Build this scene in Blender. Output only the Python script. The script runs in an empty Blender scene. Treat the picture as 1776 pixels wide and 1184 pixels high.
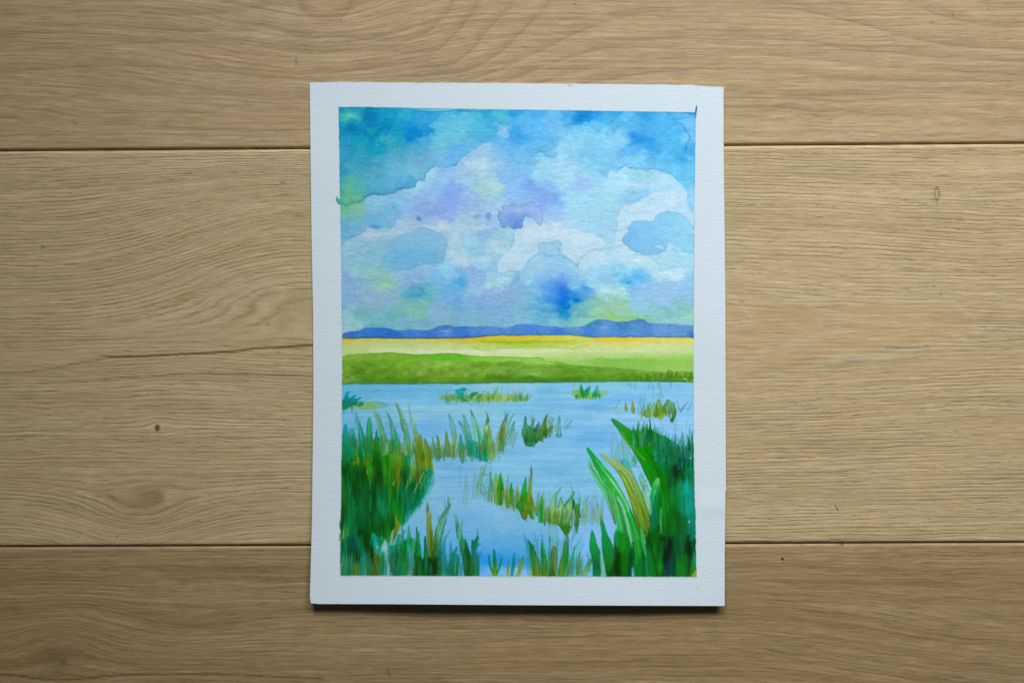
import bpy, math
import numpy as np

# ------------------------------------------------------------------ camera, light, exposure
S = 0.0003                         # metres per sheet unit
CXU, CYU = 888.0, 592.0            # point of the floor straight under the camera
CAM_H = 0.592
scene = bpy.context.scene
COL = scene.collection

cam_d = bpy.data.cameras.new('camera'); cam = bpy.data.objects.new('camera', cam_d); COL.objects.link(cam)
cam_d.sensor_width = 36.0; cam_d.lens = 36.0 * CAM_H / (1776 * S); cam_d.clip_start = 0.01; cam_d.clip_end = 50.0
cam.location = (0, 0, CAM_H); cam.rotation_euler = (0, 0, 0)
scene.camera = cam

world = bpy.data.worlds.new('World'); scene.world = world; world.use_nodes = True
bg = world.node_tree.nodes['Background']; bg.inputs['Color'].default_value = (0.82, 0.97, 1.16, 1); bg.inputs['Strength'].default_value = 0.043

lamp_d = bpy.data.lights.new('window_light', 'AREA'); lamp_d.shape = 'RECTANGLE'; lamp_d.size = 0.8; lamp_d.size_y = 0.52
lamp_d.energy = 2.38; lamp_d.spread = math.radians(50); lamp_d.color = (0.82, 0.95, 1.05)
lamp = bpy.data.objects.new('window_light', lamp_d); COL.objects.link(lamp)
lamp.location = (-0.10, 1.36, 0.94)
import mathutils
lamp.rotation_euler = (mathutils.Vector((0.11, 0.03, 0.0)) - lamp.location).to_track_quat('-Z', 'Y').to_euler()

side_d = bpy.data.lights.new('side_fill_light', 'AREA'); side_d.shape = 'RECTANGLE'; side_d.size = 0.45; side_d.size_y = 0.4  # added fill lamp, brightens the boards towards the right; no actual window there
side_d.energy = 1.15; side_d.spread = math.radians(60); side_d.color = (0.87, 0.97, 1.04)
side = bpy.data.objects.new('side_fill_light', side_d); COL.objects.link(side)
side.location = (0.55, 0.86, 0.72)
side.rotation_euler = (mathutils.Vector((0.20, 0.01, 0.0)) - side.location).to_track_quat('-Z', 'Y').to_euler()

scene.view_settings.view_transform = 'Standard'; scene.view_settings.look = 'None'
scene.view_settings.exposure = 0.0; scene.view_settings.gamma = 1.0
scene.cycles.max_bounces = 6

# ---------------------------------------------------------------- the watercolour, painted in code
PX0, PY0, PW, PH = 576, 172, 640, 834          # picture area in sheet units
PYY, PXX = np.mgrid[0:PH, 0:PW].astype(np.float32)
PXX += PX0; PYY += PY0
PAPER = np.array((188., 206., 219.), np.float32)


def vnoise(sx, sy, seed, x=None, y=None):
    """smooth value noise in -1..1, cells of sx by sy"""
    x = PXX if x is None else x
    y = PYY if y is None else y
    r = np.random.RandomState(seed)
    g = r.uniform(-1, 1, (257, 257)).astype(np.float32)
    fx = x / sx + 1000.0; fy = y / sy + 1000.0
    ix = np.floor(fx).astype(np.int32); iy = np.floor(fy).astype(np.int32)
    tx = (fx - ix).astype(np.float32); ty = (fy - iy).astype(np.float32)
    tx = tx * tx * (3 - 2 * tx); ty = ty * ty * (3 - 2 * ty)
    ix %= 256; iy %= 256
    a = g[iy, ix] * (1 - tx) + g[iy, ix + 1] * tx
    b = g[iy + 1, ix] * (1 - tx) + g[iy + 1, ix + 1] * tx
    return a * (1 - ty) + b * ty


def fbm(sx, sy, seed, n=4, x=None, y=None):
    s = 0; a = 1.0; t = 0
    for k in range(n):
        s = s + a * vnoise(sx / 2 ** k, sy / 2 ** k, seed + 17 * k, x, y); t += a; a *= 0.55
    return s / t


def sstep(a, b, x):
    t = np.clip((x - a) / (b - a), 0, 1)
    return t * t * (3 - 2 * t)


NW1 = fbm(26, 26, 1); NW2 = fbm(26, 26, 2)                  # wash-edge wander
NF1 = fbm(5, 5, 3, 3); NF2 = fbm(5, 5, 4, 3)                # ragged edges
TOOTH = 0.6 * vnoise(9, 2.6, 5) + 0.4 * vnoise(3, 1.7, 6)   # cold-pressed tooth, lying across the sheet
GRAN = 0.5 * vnoise(2.2, 2.0, 7) + 0.5 * fbm(7, 4, 8, 3)     # pigment granulation
VST = 0.6 * vnoise(3.2, 46, 9) + 0.4 * vnoise(1.8, 22, 10)   # upright brush streaks
STK = .6 * vnoise(16, 2.2, 52) + .4 * vnoise(34, 3.4, 53)
FB1 = fbm(9, 6, 50, 4); FB2 = fbm(22, 14, 51, 5)
canvas = np.empty((PH, PW, 3), np.float32); canvas[:] = PAPER


def smooth_pts(pts, n=6, closed=True):
    p = np.array(pts, np.float32); m = len(p); out = []
    rng_ = range(m) if closed else range(m - 1)
    for i in rng_:
        if closed:
            p0, p1, p2, p3 = p[i - 1], p[i], p[(i + 1) % m], p[(i + 2) % m]
        else:
            p0, p1, p2, p3 = p[max(i - 1, 0)], p[i], p[i + 1], p[min(i + 2, m - 1)]
        for k in range(n):
            t = k / n
            out.append(0.5 * ((2 * p1) + (p2 - p0) * t + (2 * p0 - 5 * p1 + 4 * p2 - p3) * t * t + (3 * p1 - p0 - 3 * p2 + p3) * t ** 3))
    if not closed:
        out.append(p[-1])
    return np.array(out, np.float32)


def win(pts, pad):
    p = np.array(pts)
    x0 = int(max(0, math.floor(p[:, 0].min() - pad - PX0))); x1 = int(min(PW, math.ceil(p[:, 0].max() + pad - PX0)))
    y0 = int(max(0, math.floor(p[:, 1].min() - pad - PY0))); y1 = int(min(PH, math.ceil(p[:, 1].max() + pad - PY0)))
    return (slice(y0, max(y1, y0)), slice(x0, max(x1, x0)))


def sdf(pts, X, Y):
    """signed distance, positive inside"""
    d2 = np.full(X.shape, 1e9, np.float32); ins = np.zeros(X.shape, bool)
    n = len(pts)
    for i in range(n):
        ax, ay = pts[i]; bx, by = pts[(i + 1) % n]
        ex, ey = bx - ax, by - ay
        L = ex * ex + ey * ey + 1e-9
        t = np.clip(((X - ax) * ex + (Y - ay) * ey) / L, 0, 1)
        d2 = np.minimum(d2, (X - ax - t * ex) ** 2 + (Y - ay - t * ey) ** 2)
        if ay != by:
            c = ((ay > Y) != (by > Y)) & (X < ex * (Y - ay) / ey + ax)
            ins ^= c
    d = np.sqrt(d2)
    return np.where(ins, d, -d)


def ldist(pts, X, Y):
    d2 = np.full(X.shape, 1e9, np.float32)
    for (ax, ay), (bx, by) in zip(pts[:-1], pts[1:]):
        ex, ey = bx - ax, by - ay
        t = np.clip(((X - ax) * ex + (Y - ay) * ey) / (ex * ex + ey * ey + 1e-9), 0, 1)
        d2 = np.minimum(d2, (X - ax - t * ex) ** 2 + (Y - ay - t * ey) ** 2)
    return np.sqrt(d2)


def put(w, a, col):
    a = a[..., None]
    canvas[w] = canvas[w] * (1 - a) + np.asarray(col, np.float32) * a


def scat(points, X, Y, sx, sy, p=1.6):
    """wet-in-wet blend of colour drops: list of (x, y, (r, g, b))"""
    num = np.zeros(X.shape + (3,), np.float32); den = np.zeros(X.shape, np.float32)
    for (px, py, c) in points:
        w = 1.0 / (((X - px) / sx) ** 2 + ((Y - py) / sy) ** 2 + 0.08) ** p
        den += w
        num += w[..., None] * np.asarray(c, np.float32)
    return num / den[..., None]


def poly(pts, col, a=1.0, soft=0.8, rim=0.0, rimw=1.6, wob=1.2, rag=0.5, smooth=True, gran=0.03, fade=None, wet=0.0):
    """one wash inside an outline. col: colour, list of colour drops, or [((x,y),(x,y)), c0, c1, ...] along an axis"""
    p = smooth_pts(pts) if smooth else np.array(pts, np.float32)
    w = win(p, 6 + 3 * soft)
    if canvas[w].size == 0:
        return
    X = PXX[w] + wob * NW1[w] * 1.6 + rag * NF1[w] * 1.6
    Y = PYY[w] + wob * NW2[w] * 1.6 + rag * NF2[w] * 1.6
    d = sdf(p, X, Y)
    m = sstep(-soft, soft, d) * a
    if fade is not None:                                        # ((x0,y0,a0),(x1,y1,a1))
        (x0, y0, a0), (x1, y1, a1) = fade
        L = (x1 - x0) ** 2 + (y1 - y0) ** 2
        t = np.clip(((PXX[w] - x0) * (x1 - x0) + (PYY[w] - y0) * (y1 - y0)) / L, 0, 1)
        m = m * (a0 + (a1 - a0) * t * t * (3 - 2 * t))
    c = colour(col, w)
    sh = 1 + gran * GRAN[w] + 0.5 * gran * TOOTH[w]
    if rim:
        sh = sh * (1 - rim * np.exp(-(d / rimw) ** 2))
    put(w, np.clip(m, 0, 1), c * sh[..., None])


def colour(col, w):
    X, Y = PXX[w], PYY[w]
    if isinstance(col, tuple):
        return np.broadcast_to(np.asarray(col, np.float32), X.shape + (3,))
    if isinstance(col[0][0], tuple):                            # axis gradient
        (x0, y0), (x1, y1) = col[0]
        cs = np.array(col[1:], np.float32)
        L = (x1 - x0) ** 2 + (y1 - y0) ** 2 + 1e-6
        t = ((X - x0) * (x1 - x0) + (Y - y0) * (y1 - y0)) / L + 0.05 * NF1[w]
        t = np.clip(t, 0, 1) * (len(cs) - 1)
        i = np.clip(np.floor(t).astype(int), 0, len(cs) - 2)
        f = (t - i)[..., None]
        return cs[i] * (1 - f) + cs[i + 1] * f
    return scat(col, X + 5 * NW1[w] + 2 * NF1[w], Y + 5 * NW2[w] + 2 * NF2[w], 10, 10)


def line(pts, wdt, col, a=1.0, rag=0.5, brk=0.0, wob=1.0):
    p = smooth_pts(pts, 5, False)
    w = win(p, 6 + wdt)
    if canvas[w].size == 0:
        return
    X = PXX[w] + wob * NW1[w] * 1.6 + rag * NF1[w] * 1.6; Y = PYY[w] + wob * NW2[w] * 1.6 + rag * NF2[w] * 1.6
    m = a * np.exp(-(ldist(p, X, Y) / wdt) ** 2)
    if brk:
        m = m * np.clip(1 + brk * 1.6 * NF2[w] + brk * 0.6 * NW2[w], 0, 1)
    put(w, m, col)


def blob(x, y, rx, ry, col, a=0.8, rough=0.5, ang=0.0, gr=0.5):
    w = win([(x - 2.4 * max(rx, ry), y - 2.4 * max(rx, ry)), (x + 2.4 * max(rx, ry), y + 2.4 * max(rx, ry))], 2)
    if canvas[w].size == 0:
        return
    dx = PXX[w] - x + rough * rx * 0.5 * NW1[w] + rough * 3 * NF1[w]; dy = PYY[w] - y + rough * ry * 0.5 * NW2[w] + rough * 3 * NF2[w]
    ca, sa = math.cos(ang), math.sin(ang)
    u = (dx * ca + dy * sa) / rx; v = (-dx * sa + dy * ca) / ry
    q = np.exp(-(u * u + v * v))
    if rough >= 0.7:                                            # wet bloom with a feathered, grainy edge
        q = 0.45 * q + 0.55 * sstep(.30, .85, q * (1 + 1.1 * FB1[w]) + .12 * TOOTH[w])
    m = a * q * np.clip(1 + gr * GRAN[w] * 1.6, 0, 1.4)
    put(w, np.clip(m, 0, 1), col)


def blade(pts, widths, col, a=0.9, rim=0.15, soft=0.7, fade=None, rag=0.35, wob=0.5):
    """a brush stroke along pts with a width at each point"""
    p = smooth_pts(pts, 5, False)
    wd = np.interp(np.linspace(0, len(pts) - 1, len(p)), np.arange(len(pts)), widths)
    t = np.gradient(p, axis=0); n = np.stack((-t[:, 1], t[:, 0]), 1); n /= np.linalg.norm(n, axis=1)[:, None] + 1e-6
    out = np.concatenate((p + n * wd[:, None] * 0.5, (p - n * wd[:, None] * 0.5)[::-1]))
    if isinstance(col, list) and not isinstance(col[0][0], (tuple, int, float)):
        pass
    if isinstance(col, list):
        col = [(tuple(p[0]), tuple(p[-1]))] + col
    poly(out, col, a, soft, rim, 1.3, wob, rag, False, 0.05, fade)
    if max(widths) >= 12 and len(pts) >= 4:                     # bristle marks along the stroke
        rr = np.random.RandomState(int(p[0][0] * 7 + p[0][1]) % 9973)
        for _ in range(int(max(widths) * .8)):
            o = rr.uniform(-.44, .44); i0 = rr.randint(0, len(p) // 2); i1 = rr.randint(i0 + len(p) // 4, len(p))
            q = (p + n * (wd * o)[:, None])[i0:i1]
            if len(q) < 3:
                continue
            m0 = q[len(q) // 2]; yy = int(np.clip(m0[1] - PY0, 0, PH - 1)); xx = int(np.clip(m0[0] - PX0, 0, PW - 1))
            line(q[::3], rr.uniform(.7, 1.7), np.clip(canvas[yy, xx] * rr.choice([.62, .75, 1.25, 1.45]) + rr.uniform(-6, 8, 3), 0, 225), rr.uniform(.25, .6), .4, .35, .3)


def mass(pts, drops, sx, sy, a=1.0, soft=1.2, streak=5.0, rag=0.6, amp=0.10, smooth=True):
    """a thicket of upright strokes: colour drops dragged along the brush"""
    p = smooth_pts(pts) if smooth else np.array(pts, np.float32)
    w = win(p, 8)
    X = PXX[w] + NW1[w] * 1.6 + rag * NF1[w] * 2.2; Y = PYY[w] + NW2[w] * 1.6 + rag * NF2[w] * 2 + 5 * VST[w]
    m = sstep(-soft, soft, sdf(p, X, Y)) * a
    c = scat(drops, PXX[w] + 1.8 * VST[w] + 2.0 * NW1[w] + 0.8 * NF1[w], PYY[w] + streak * 2.2 * VST[w] + 4 * NW2[w] + 2 * NF2[w], sx, sy, 2.0)
    c = c * (1 + amp * 1.5 * VST[w] + 0.05 * GRAN[w])[..., None]
    put(w, m, np.clip(c, 0, 255))


def paint_sky():
    U = []
    def P(y, *xs):
        for x, c in xs:
            U.append((x, y, c))
    P(192, (590, (20, 140, 180)), (612, (18, 150, 182)), (640, (0, 128, 180)), (668, (8, 150, 190)), (700, (30, 158, 200)), (740, (38, 152, 212)), (770, (60, 165, 215)), (800, (20, 150, 200)), (845, (40, 160, 208)), (872, (60, 172, 205)), (895, (40, 148, 212)), (930, (68, 165, 225)), (985, (60, 160, 220)), (1008, (15, 130, 208)), (1030, (30, 145, 215)), (1060, (45, 155, 218)), (1120, (40, 150, 215)), (1160, (28, 142, 214)), (1195, (30, 140, 210)))
    P(203, (595, (45, 165, 175)), (606, (70, 180, 172)), (618, (45, 165, 178)), (640, (0, 122, 180)), (660, (10, 140, 186)), (700, (40, 160, 200)), (750, (45, 160, 215)), (775, (75, 178, 220)), (810, (80, 180, 215)), (865, (75, 180, 205)), (905, (80, 175, 230)), (960, (95, 180, 230)), (1003, (20, 135, 210)), (1050, (60, 165, 222)), (1085, (82, 176, 228)), (1150, (75, 170, 228)), (1188, (85, 172, 230)))
    P(214, (592, (20, 150, 178)), (610, (8, 150, 178)), (640, (0, 128, 180)), (668, (0, 135, 186)), (695, (20, 150, 195)), (728, (38, 150, 210)), (760, (85, 182, 215)), (790, (88, 185, 215)), (830, (70, 176, 212)), (856, (55, 160, 215)), (885, (65, 165, 225)), (1030, (90, 180, 228)), (1075, (75, 170, 216)), (1172, (76, 170, 225)), (1195, (98, 180, 230)))
    P(226, (590, (0, 140, 175)), (610, (0, 118, 175)), (628, (0, 128, 178)), (645, (14, 152, 178)), (662, (0, 128, 186)), (680, (8, 152, 190)), (700, (14, 148, 196)), (716, (0, 130, 200)), (738, (20, 140, 210)), (758, (80, 180, 215)), (800, (92, 186, 212)), (832, (72, 176, 212)), (872, (118, 186, 230)), (892, (55, 158, 225)), (925, (85, 175, 230)), (960, (100, 180, 230)), (1005, (108, 190, 230)), (1125, (68, 166, 225)), (1185, (68, 168, 225)))
    P(242, (592, (18, 142, 184)), (620, (0, 150, 184)), (650, (0, 146, 184)), (672, (42, 166, 190)), (690, (30, 158, 190)), (711, (0, 124, 196)), (733, (70, 166, 210)), (770, (96, 186, 212)), (800, (98, 186, 214)), (850, (70, 168, 220)), (900, (58, 158, 225)), (930, (88, 176, 228)), (985, (122, 196, 230)), (1010, (125, 195, 232)), (1050, (120, 195, 232)), (1075, (124, 196, 230)), (1106, (40, 145, 220)), (1126, (44, 150, 225)), (1150, (74, 170, 225)), (1172, (70, 175, 225)), (1195, (105, 185, 232)))
    P(258, (592, (38, 146, 188)), (625, (28, 152, 186)), (655, (14, 148, 188)), (685, (55, 160, 190)), (715, (70, 165, 205)), (760, (98, 180, 216)), (795, (86, 172, 226)), (825, (96, 176, 228)), (862, (98, 175, 230)), (890, (90, 170, 226)), (932, (90, 175, 226)), (942, (82, 170, 216)), (958, (98, 178, 222)), (982, (130, 198, 230)), (1095, (80, 170, 230)), (1130, (62, 164, 226)), (1202, (30, 146, 216)))
    P(275, (592, (42, 148, 188)), (625, (48, 155, 190)), (655, (60, 158, 192)), (690, (80, 168, 198)), (725, (100, 172, 212)), (760, (108, 180, 220)), (785, (98, 170, 228)), (870, (108, 180, 228)), (900, (105, 180, 226)), (940, (112, 186, 226)), (1050, (115, 190, 230)), (1100, (115, 190, 230)), (1150, (88, 178, 226)), (1186, (62, 162, 220)), (1195, (90, 182, 230)))
    P(297, (592, (40, 146, 180)), (620, (68, 160, 186)), (650, (80, 165, 200)), (690, (96, 176, 214)), (722, (106, 180, 206)), (895, (115, 185, 230)), (1060, (112, 186, 226)), (1120, (105, 185, 230)), (1165, (98, 186, 228)), (1198, (92, 186, 230)), (1020, (125, 195, 230)))
    P(325, (592, (50, 155, 170)), (606, (86, 174, 158)), (628, (74, 172, 180)), (652, (76, 170, 206)), (680, (84, 170, 214)), (705, (74, 164, 212)))
    P(345, (592, (70, 170, 150)), (606, (95, 182, 140)), (625, (85, 178, 150)), (640, (55, 158, 190)))
    LO = [(740, 302, (142, 196, 226)), (770, 300, (128, 184, 230)), (784, 322, (122, 170, 231)), (782, 342, (118, 166, 230)), (830, 285, (146, 196, 222)), (815, 265, (135, 188, 225)), (842, 250, (140, 190, 225)), (858, 262, (130, 185, 228)),
          (842, 330, (150, 202, 212)), (856, 320, (152, 202, 212)), (808, 308, (142, 190, 224)), (880, 312, (120, 180, 230)), (902, 292, (115, 184, 230)), (935, 296, (135, 200, 230)), (960, 280, (150, 203, 232)), (985, 312, (152, 206, 234)), (1006, 322, (140, 190, 236)), (722, 322, (142, 202, 226)),
          (611, 362, (118, 184, 158)), (598, 366, (100, 182, 140)), (600, 378, (108, 180, 165)), (642, 352, (122, 186, 216)), (600, 398, (92, 165, 206)), (650, 386, (102, 174, 216)), (680, 370, (114, 180, 220)), (690, 348, (126, 186, 226)), (720, 350, (130, 180, 226)), (742, 338, (132, 180, 230)),
          (762, 362, (122, 162, 222)), (732, 362, (124, 168, 222)), (780, 366, (126, 166, 226)), (820, 350, (136, 180, 226)), (860, 368, (146, 190, 226)), (700, 386, (148, 186, 216)), (760, 390, (156, 192, 216)), (820, 388, (150, 192, 218)), (905, 332, (125, 180, 230)), (920, 324, (110, 166, 230)), (946, 346, (120, 166, 230)), (961, 348, (108, 176, 230)), (960, 366, (140, 184, 232)), (990, 352, (146, 206, 230)),
          (640, 406, (146, 186, 212)), (608, 428, (134, 186, 210)), (692, 406, (150, 190, 214)), (800, 398, (156, 196, 220)), (820, 416, (140, 196, 220)), (842, 406, (128, 180, 220)), (815, 430, (130, 190, 220)), (860, 424, (146, 198, 220)), (790, 430, (158, 200, 220)), (885, 440, (146, 200, 220)), (925, 400, (168, 206, 224)), (965, 400, (172, 206, 226)), (1010, 412, (166, 206, 226)),
          (1080, 304, (156, 208, 232)), (1110, 300, (138, 200, 216)), (1105, 312, (134, 200, 226)), (1060, 320, (146, 206, 232)), (1140, 318, (156, 206, 236)), (1170, 324, (156, 206, 232)), (1110, 336, (128, 190, 230)), (1197, 330, (122, 195, 230)), (1197, 350, (130, 196, 236)), (1050, 342, (146, 206, 226)), (1080, 346, (134, 194, 228)), (1030, 360, (146, 202, 230)), (1060, 372, (138, 198, 228)), (1040, 392, (144, 198, 228))]
    LO += [(600, 450, (126, 186, 206)), (640, 448, (120, 182, 210)), (690, 446, (100, 174, 216)), (740, 448, (104, 174, 216)), (618, 464, (130, 190, 206)), (654, 472, (130, 188, 196)), (661, 480, (126, 188, 188)), (643, 470, (134, 190, 196)), (665, 490, (140, 190, 172)), (601, 485, (124, 168, 216)), (606, 506, (120, 170, 212)), (700, 480, (130, 180, 216)), (740, 470, (130, 186, 222)), (760, 482, (110, 180, 226)), (772, 468, (132, 196, 230)), (781, 490, (100, 176, 226)), (796, 490, (78, 164, 220)),
           (650, 512, (130, 178, 208)), (682, 510, (130, 180, 206)), (720, 486, (124, 174, 216)), (714, 506, (88, 168, 196)), (726, 508, (66, 158, 190)), (742, 516, (94, 176, 190)), (702, 530, (108, 180, 180)), (706, 541, (116, 184, 178)), (718, 539, (120, 186, 182)), (736, 534, (114, 186, 174)), (688, 545, (100, 174, 186)), (600, 522, (114, 174, 206)), (640, 530, (120, 176, 200)), (598, 539, (130, 188, 212)), (604, 548, (142, 190, 208)), (622, 546, (108, 180, 188)), (650, 550, (110, 180, 194)), (650, 562, (98, 170, 190)), (612, 560, (134, 190, 200)), (700, 560, (110, 174, 200)), (760, 530, (126, 176, 212)), (780, 520, (106, 166, 220)), (796, 520, (98, 164, 216)), (770, 550, (120, 174, 204)), (598, 568, (142, 192, 216)), (740, 560, (114, 172, 200)), (796, 560, (114, 172, 206)),
           (800, 452, (160, 200, 220)), (840, 450, (150, 200, 226)), (856, 460, (128, 190, 226)), (816, 470, (126, 176, 222)), (830, 474, (130, 180, 222)), (826, 486, (130, 180, 222)), (804, 490, (72, 168, 220)), (800, 502, (100, 176, 220)), (820, 500, (140, 186, 222)), (850, 490, (152, 202, 220)), (866, 496, (152, 202, 216)), (880, 480, (146, 202, 222)), (893, 493, (120, 170, 222)), (858, 505, (126, 176, 216)), (885, 510, (126, 176, 216)), (840, 520, (114, 164, 216)), (870, 525, (120, 170, 216)), (900, 520, (120, 176, 212)), (920, 485, (140, 200, 226)), (942, 480, (120, 184, 230)), (952, 468, (132, 188, 226)), (932, 460, (142, 196, 226)),
           (960, 490, (94, 160, 230)), (970, 494, (78, 144, 230)), (930, 500, (114, 180, 226)), (920, 515, (110, 180, 206)), (954, 505, (84, 160, 226)), (976, 506, (28, 124, 220)), (986, 516, (0, 114, 210)), (981, 526, (8, 118, 206)), (965, 512, (50, 138, 222)), (940, 526, (90, 166, 220)), (976, 540, (22, 140, 196)), (940, 540, (84, 170, 206)), (910, 536, (114, 180, 206)), (960, 551, (90, 166, 206)), (1000, 546, (110, 180, 190)), (994, 530, (80, 168, 206)), (998, 490, (122, 186, 230)), (820, 540, (114, 174, 206)), (880, 546, (114, 174, 212)), (830, 560, (114, 174, 206)), (900, 560, (120, 180, 216)), (960, 562, (114, 184, 206)), (1005, 560, (120, 190, 186)),
           (1010, 456, (166, 206, 226)), (1040, 454, (162, 206, 230)), (1080, 450, (162, 206, 230)), (1120, 450, (168, 212, 230)), (1170, 450, (150, 206, 230)), (1192, 458, (150, 206, 228)), (1150, 472, (166, 212, 230)), (1180, 475, (170, 212, 230)), (1080, 465, (130, 200, 230)), (1045, 470, (140, 200, 230)), (1060, 485, (132, 192, 230)), (1090, 488, (70, 172, 226)), (1105, 482, (98, 180, 230)), (1014, 500, (84, 162, 226)), (1032, 486, (140, 200, 226)), (1055, 500, (156, 212, 222)), (1076, 503, (152, 212, 216)), (1100, 502, (130, 180, 228)), (1150, 498, (140, 190, 228)), (1190, 496, (130, 188, 230)), (1200, 486, (124, 194, 228)), (1100, 520, (126, 186, 226)), (1150, 520, (134, 190, 226)), (1200, 520, (130, 184, 216)),
           (1060, 520, (140, 190, 190)), (1071, 527, (140, 190, 166)), (1046, 530, (130, 186, 164)), (1020, 530, (110, 184, 186)), (1008, 546, (94, 170, 182)), (1040, 545, (136, 196, 164)), (1080, 545, (136, 192, 180)), (1078, 551, (134, 192, 140)), (1058, 553, (136, 194, 130)), (1100, 553, (130, 190, 150)), (1110, 535, (130, 190, 212)), (1150, 545, (120, 186, 190)), (1190, 536, (124, 190, 190)), (1200, 548, (136, 200, 180)), (1150, 560, (130, 190, 200)), (1190, 562, (140, 196, 206)), (1022, 560, (124, 194, 180))]
    w = (slice(0, 590 - PY0), slice(0, PW))
    r1 = fbm(13, 9, 42, 4)[w]; r2 = fbm(13, 9, 43, 4)[w]
    X = PXX[w] + 9 * NW1[w] + 13 * r1; Y = PYY[w] + 8 * NW2[w] + 11 * r2
    up = scat(U, X, Y, 10, 8, 1.9); lo = scat(LO, X, Y, 10, 8, 1.9)
    E = [(570, 345), (582, 350), (588, 354), (600, 357), (613, 354), (628, 350), (634, 343), (640, 340), (652, 337), (665, 339), (680, 337), (690, 331), (703, 327), (718, 325), (722, 316), (730, 311), (736, 312), (738, 302), (745, 294), (757, 290), (775, 291), (790, 287), (800, 276), (812, 266), (825, 258), (838, 249), (850, 246), (862, 262), (882, 284), (905, 300), (925, 286), (940, 272), (955, 274), (962, 268), (975, 262), (1000, 285), (1030, 305), (1052, 308), (1058, 298), (1070, 296), (1085, 289), (1095, 293), (1108, 292), (1125, 297), (1132, 293), (1150, 299), (1165, 303), (1178, 314), (1190, 325), (1230, 332)]
    d = sdf(E + [(1240, 100), (560, 100)], PXX[w] + 1.8 * NF1[w] + 2.5 * fbm(12, 12, 45, 3)[w], PYY[w] + 2.2 * NF2[w] + 2.5 * fbm(12, 12, 46, 3)[w])
    soft = 0.9 + 14 * (sstep(845, 865, PXX[w]) * (1 - sstep(1035, 1055, PXX[w]))) + 9 * sstep(1170, 1195, PXX[w])
    m = sstep(-1, 1, d / soft)[..., None]
    c = up * m + lo * (1 - m)
    edge = np.exp(-(np.clip(d, 0, 99) / 1.3) ** 2) * (d > -0.8) * (1 - sstep(780, 850, PXX[w]) + 0.8 * sstep(1060, 1075, PXX[w]) * (1 - sstep(1165, 1190, PXX[w])))
    pool = 0.10 * np.exp(-(np.clip(d, 0, 99) / 7) ** 2) * (d > 0) * (1 - sstep(700, 740, PXX[w]))
    c = c * (1 - (0.24 * edge * np.clip(0.75 + NF2[w] + 0.5 * NW1[w], 0, 1.2) + pool)[..., None] * np.array((1.3, 0.85, 0.55), np.float32))
    dens = 1 - sstep(60, 190, c.mean(-1))                        # heavier pigment settles in the tooth
    g = 1 + (0.022 + 0.07 * dens) * GRAN[w] * 1.5 + 0.034 * TOOTH[w] + 0.035 * fbm(30, 16, 44, 5)[w]
    canvas[w] = c * g[..., None]
    # flecked dry-brush in the dark corner
    tex = sstep(0.25, 0.75, fbm(6, 3.4, 40, 3)[w]) * np.exp(-(((PXX[w] - 668) / 75) ** 2 + ((PYY[w] - 262) / 42) ** 2))
    put(w, 0.42 * tex, (95, 185, 200))
    tex = sstep(0.2, 0.7, fbm(9, 3.0, 41, 3)[w]) * np.exp(-(((PXX[w] - 625) / 50) ** 2 + ((PYY[w] - 285) / 35) ** 2))
    put(w, 0.30 * tex, (20, 125, 165))
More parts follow.
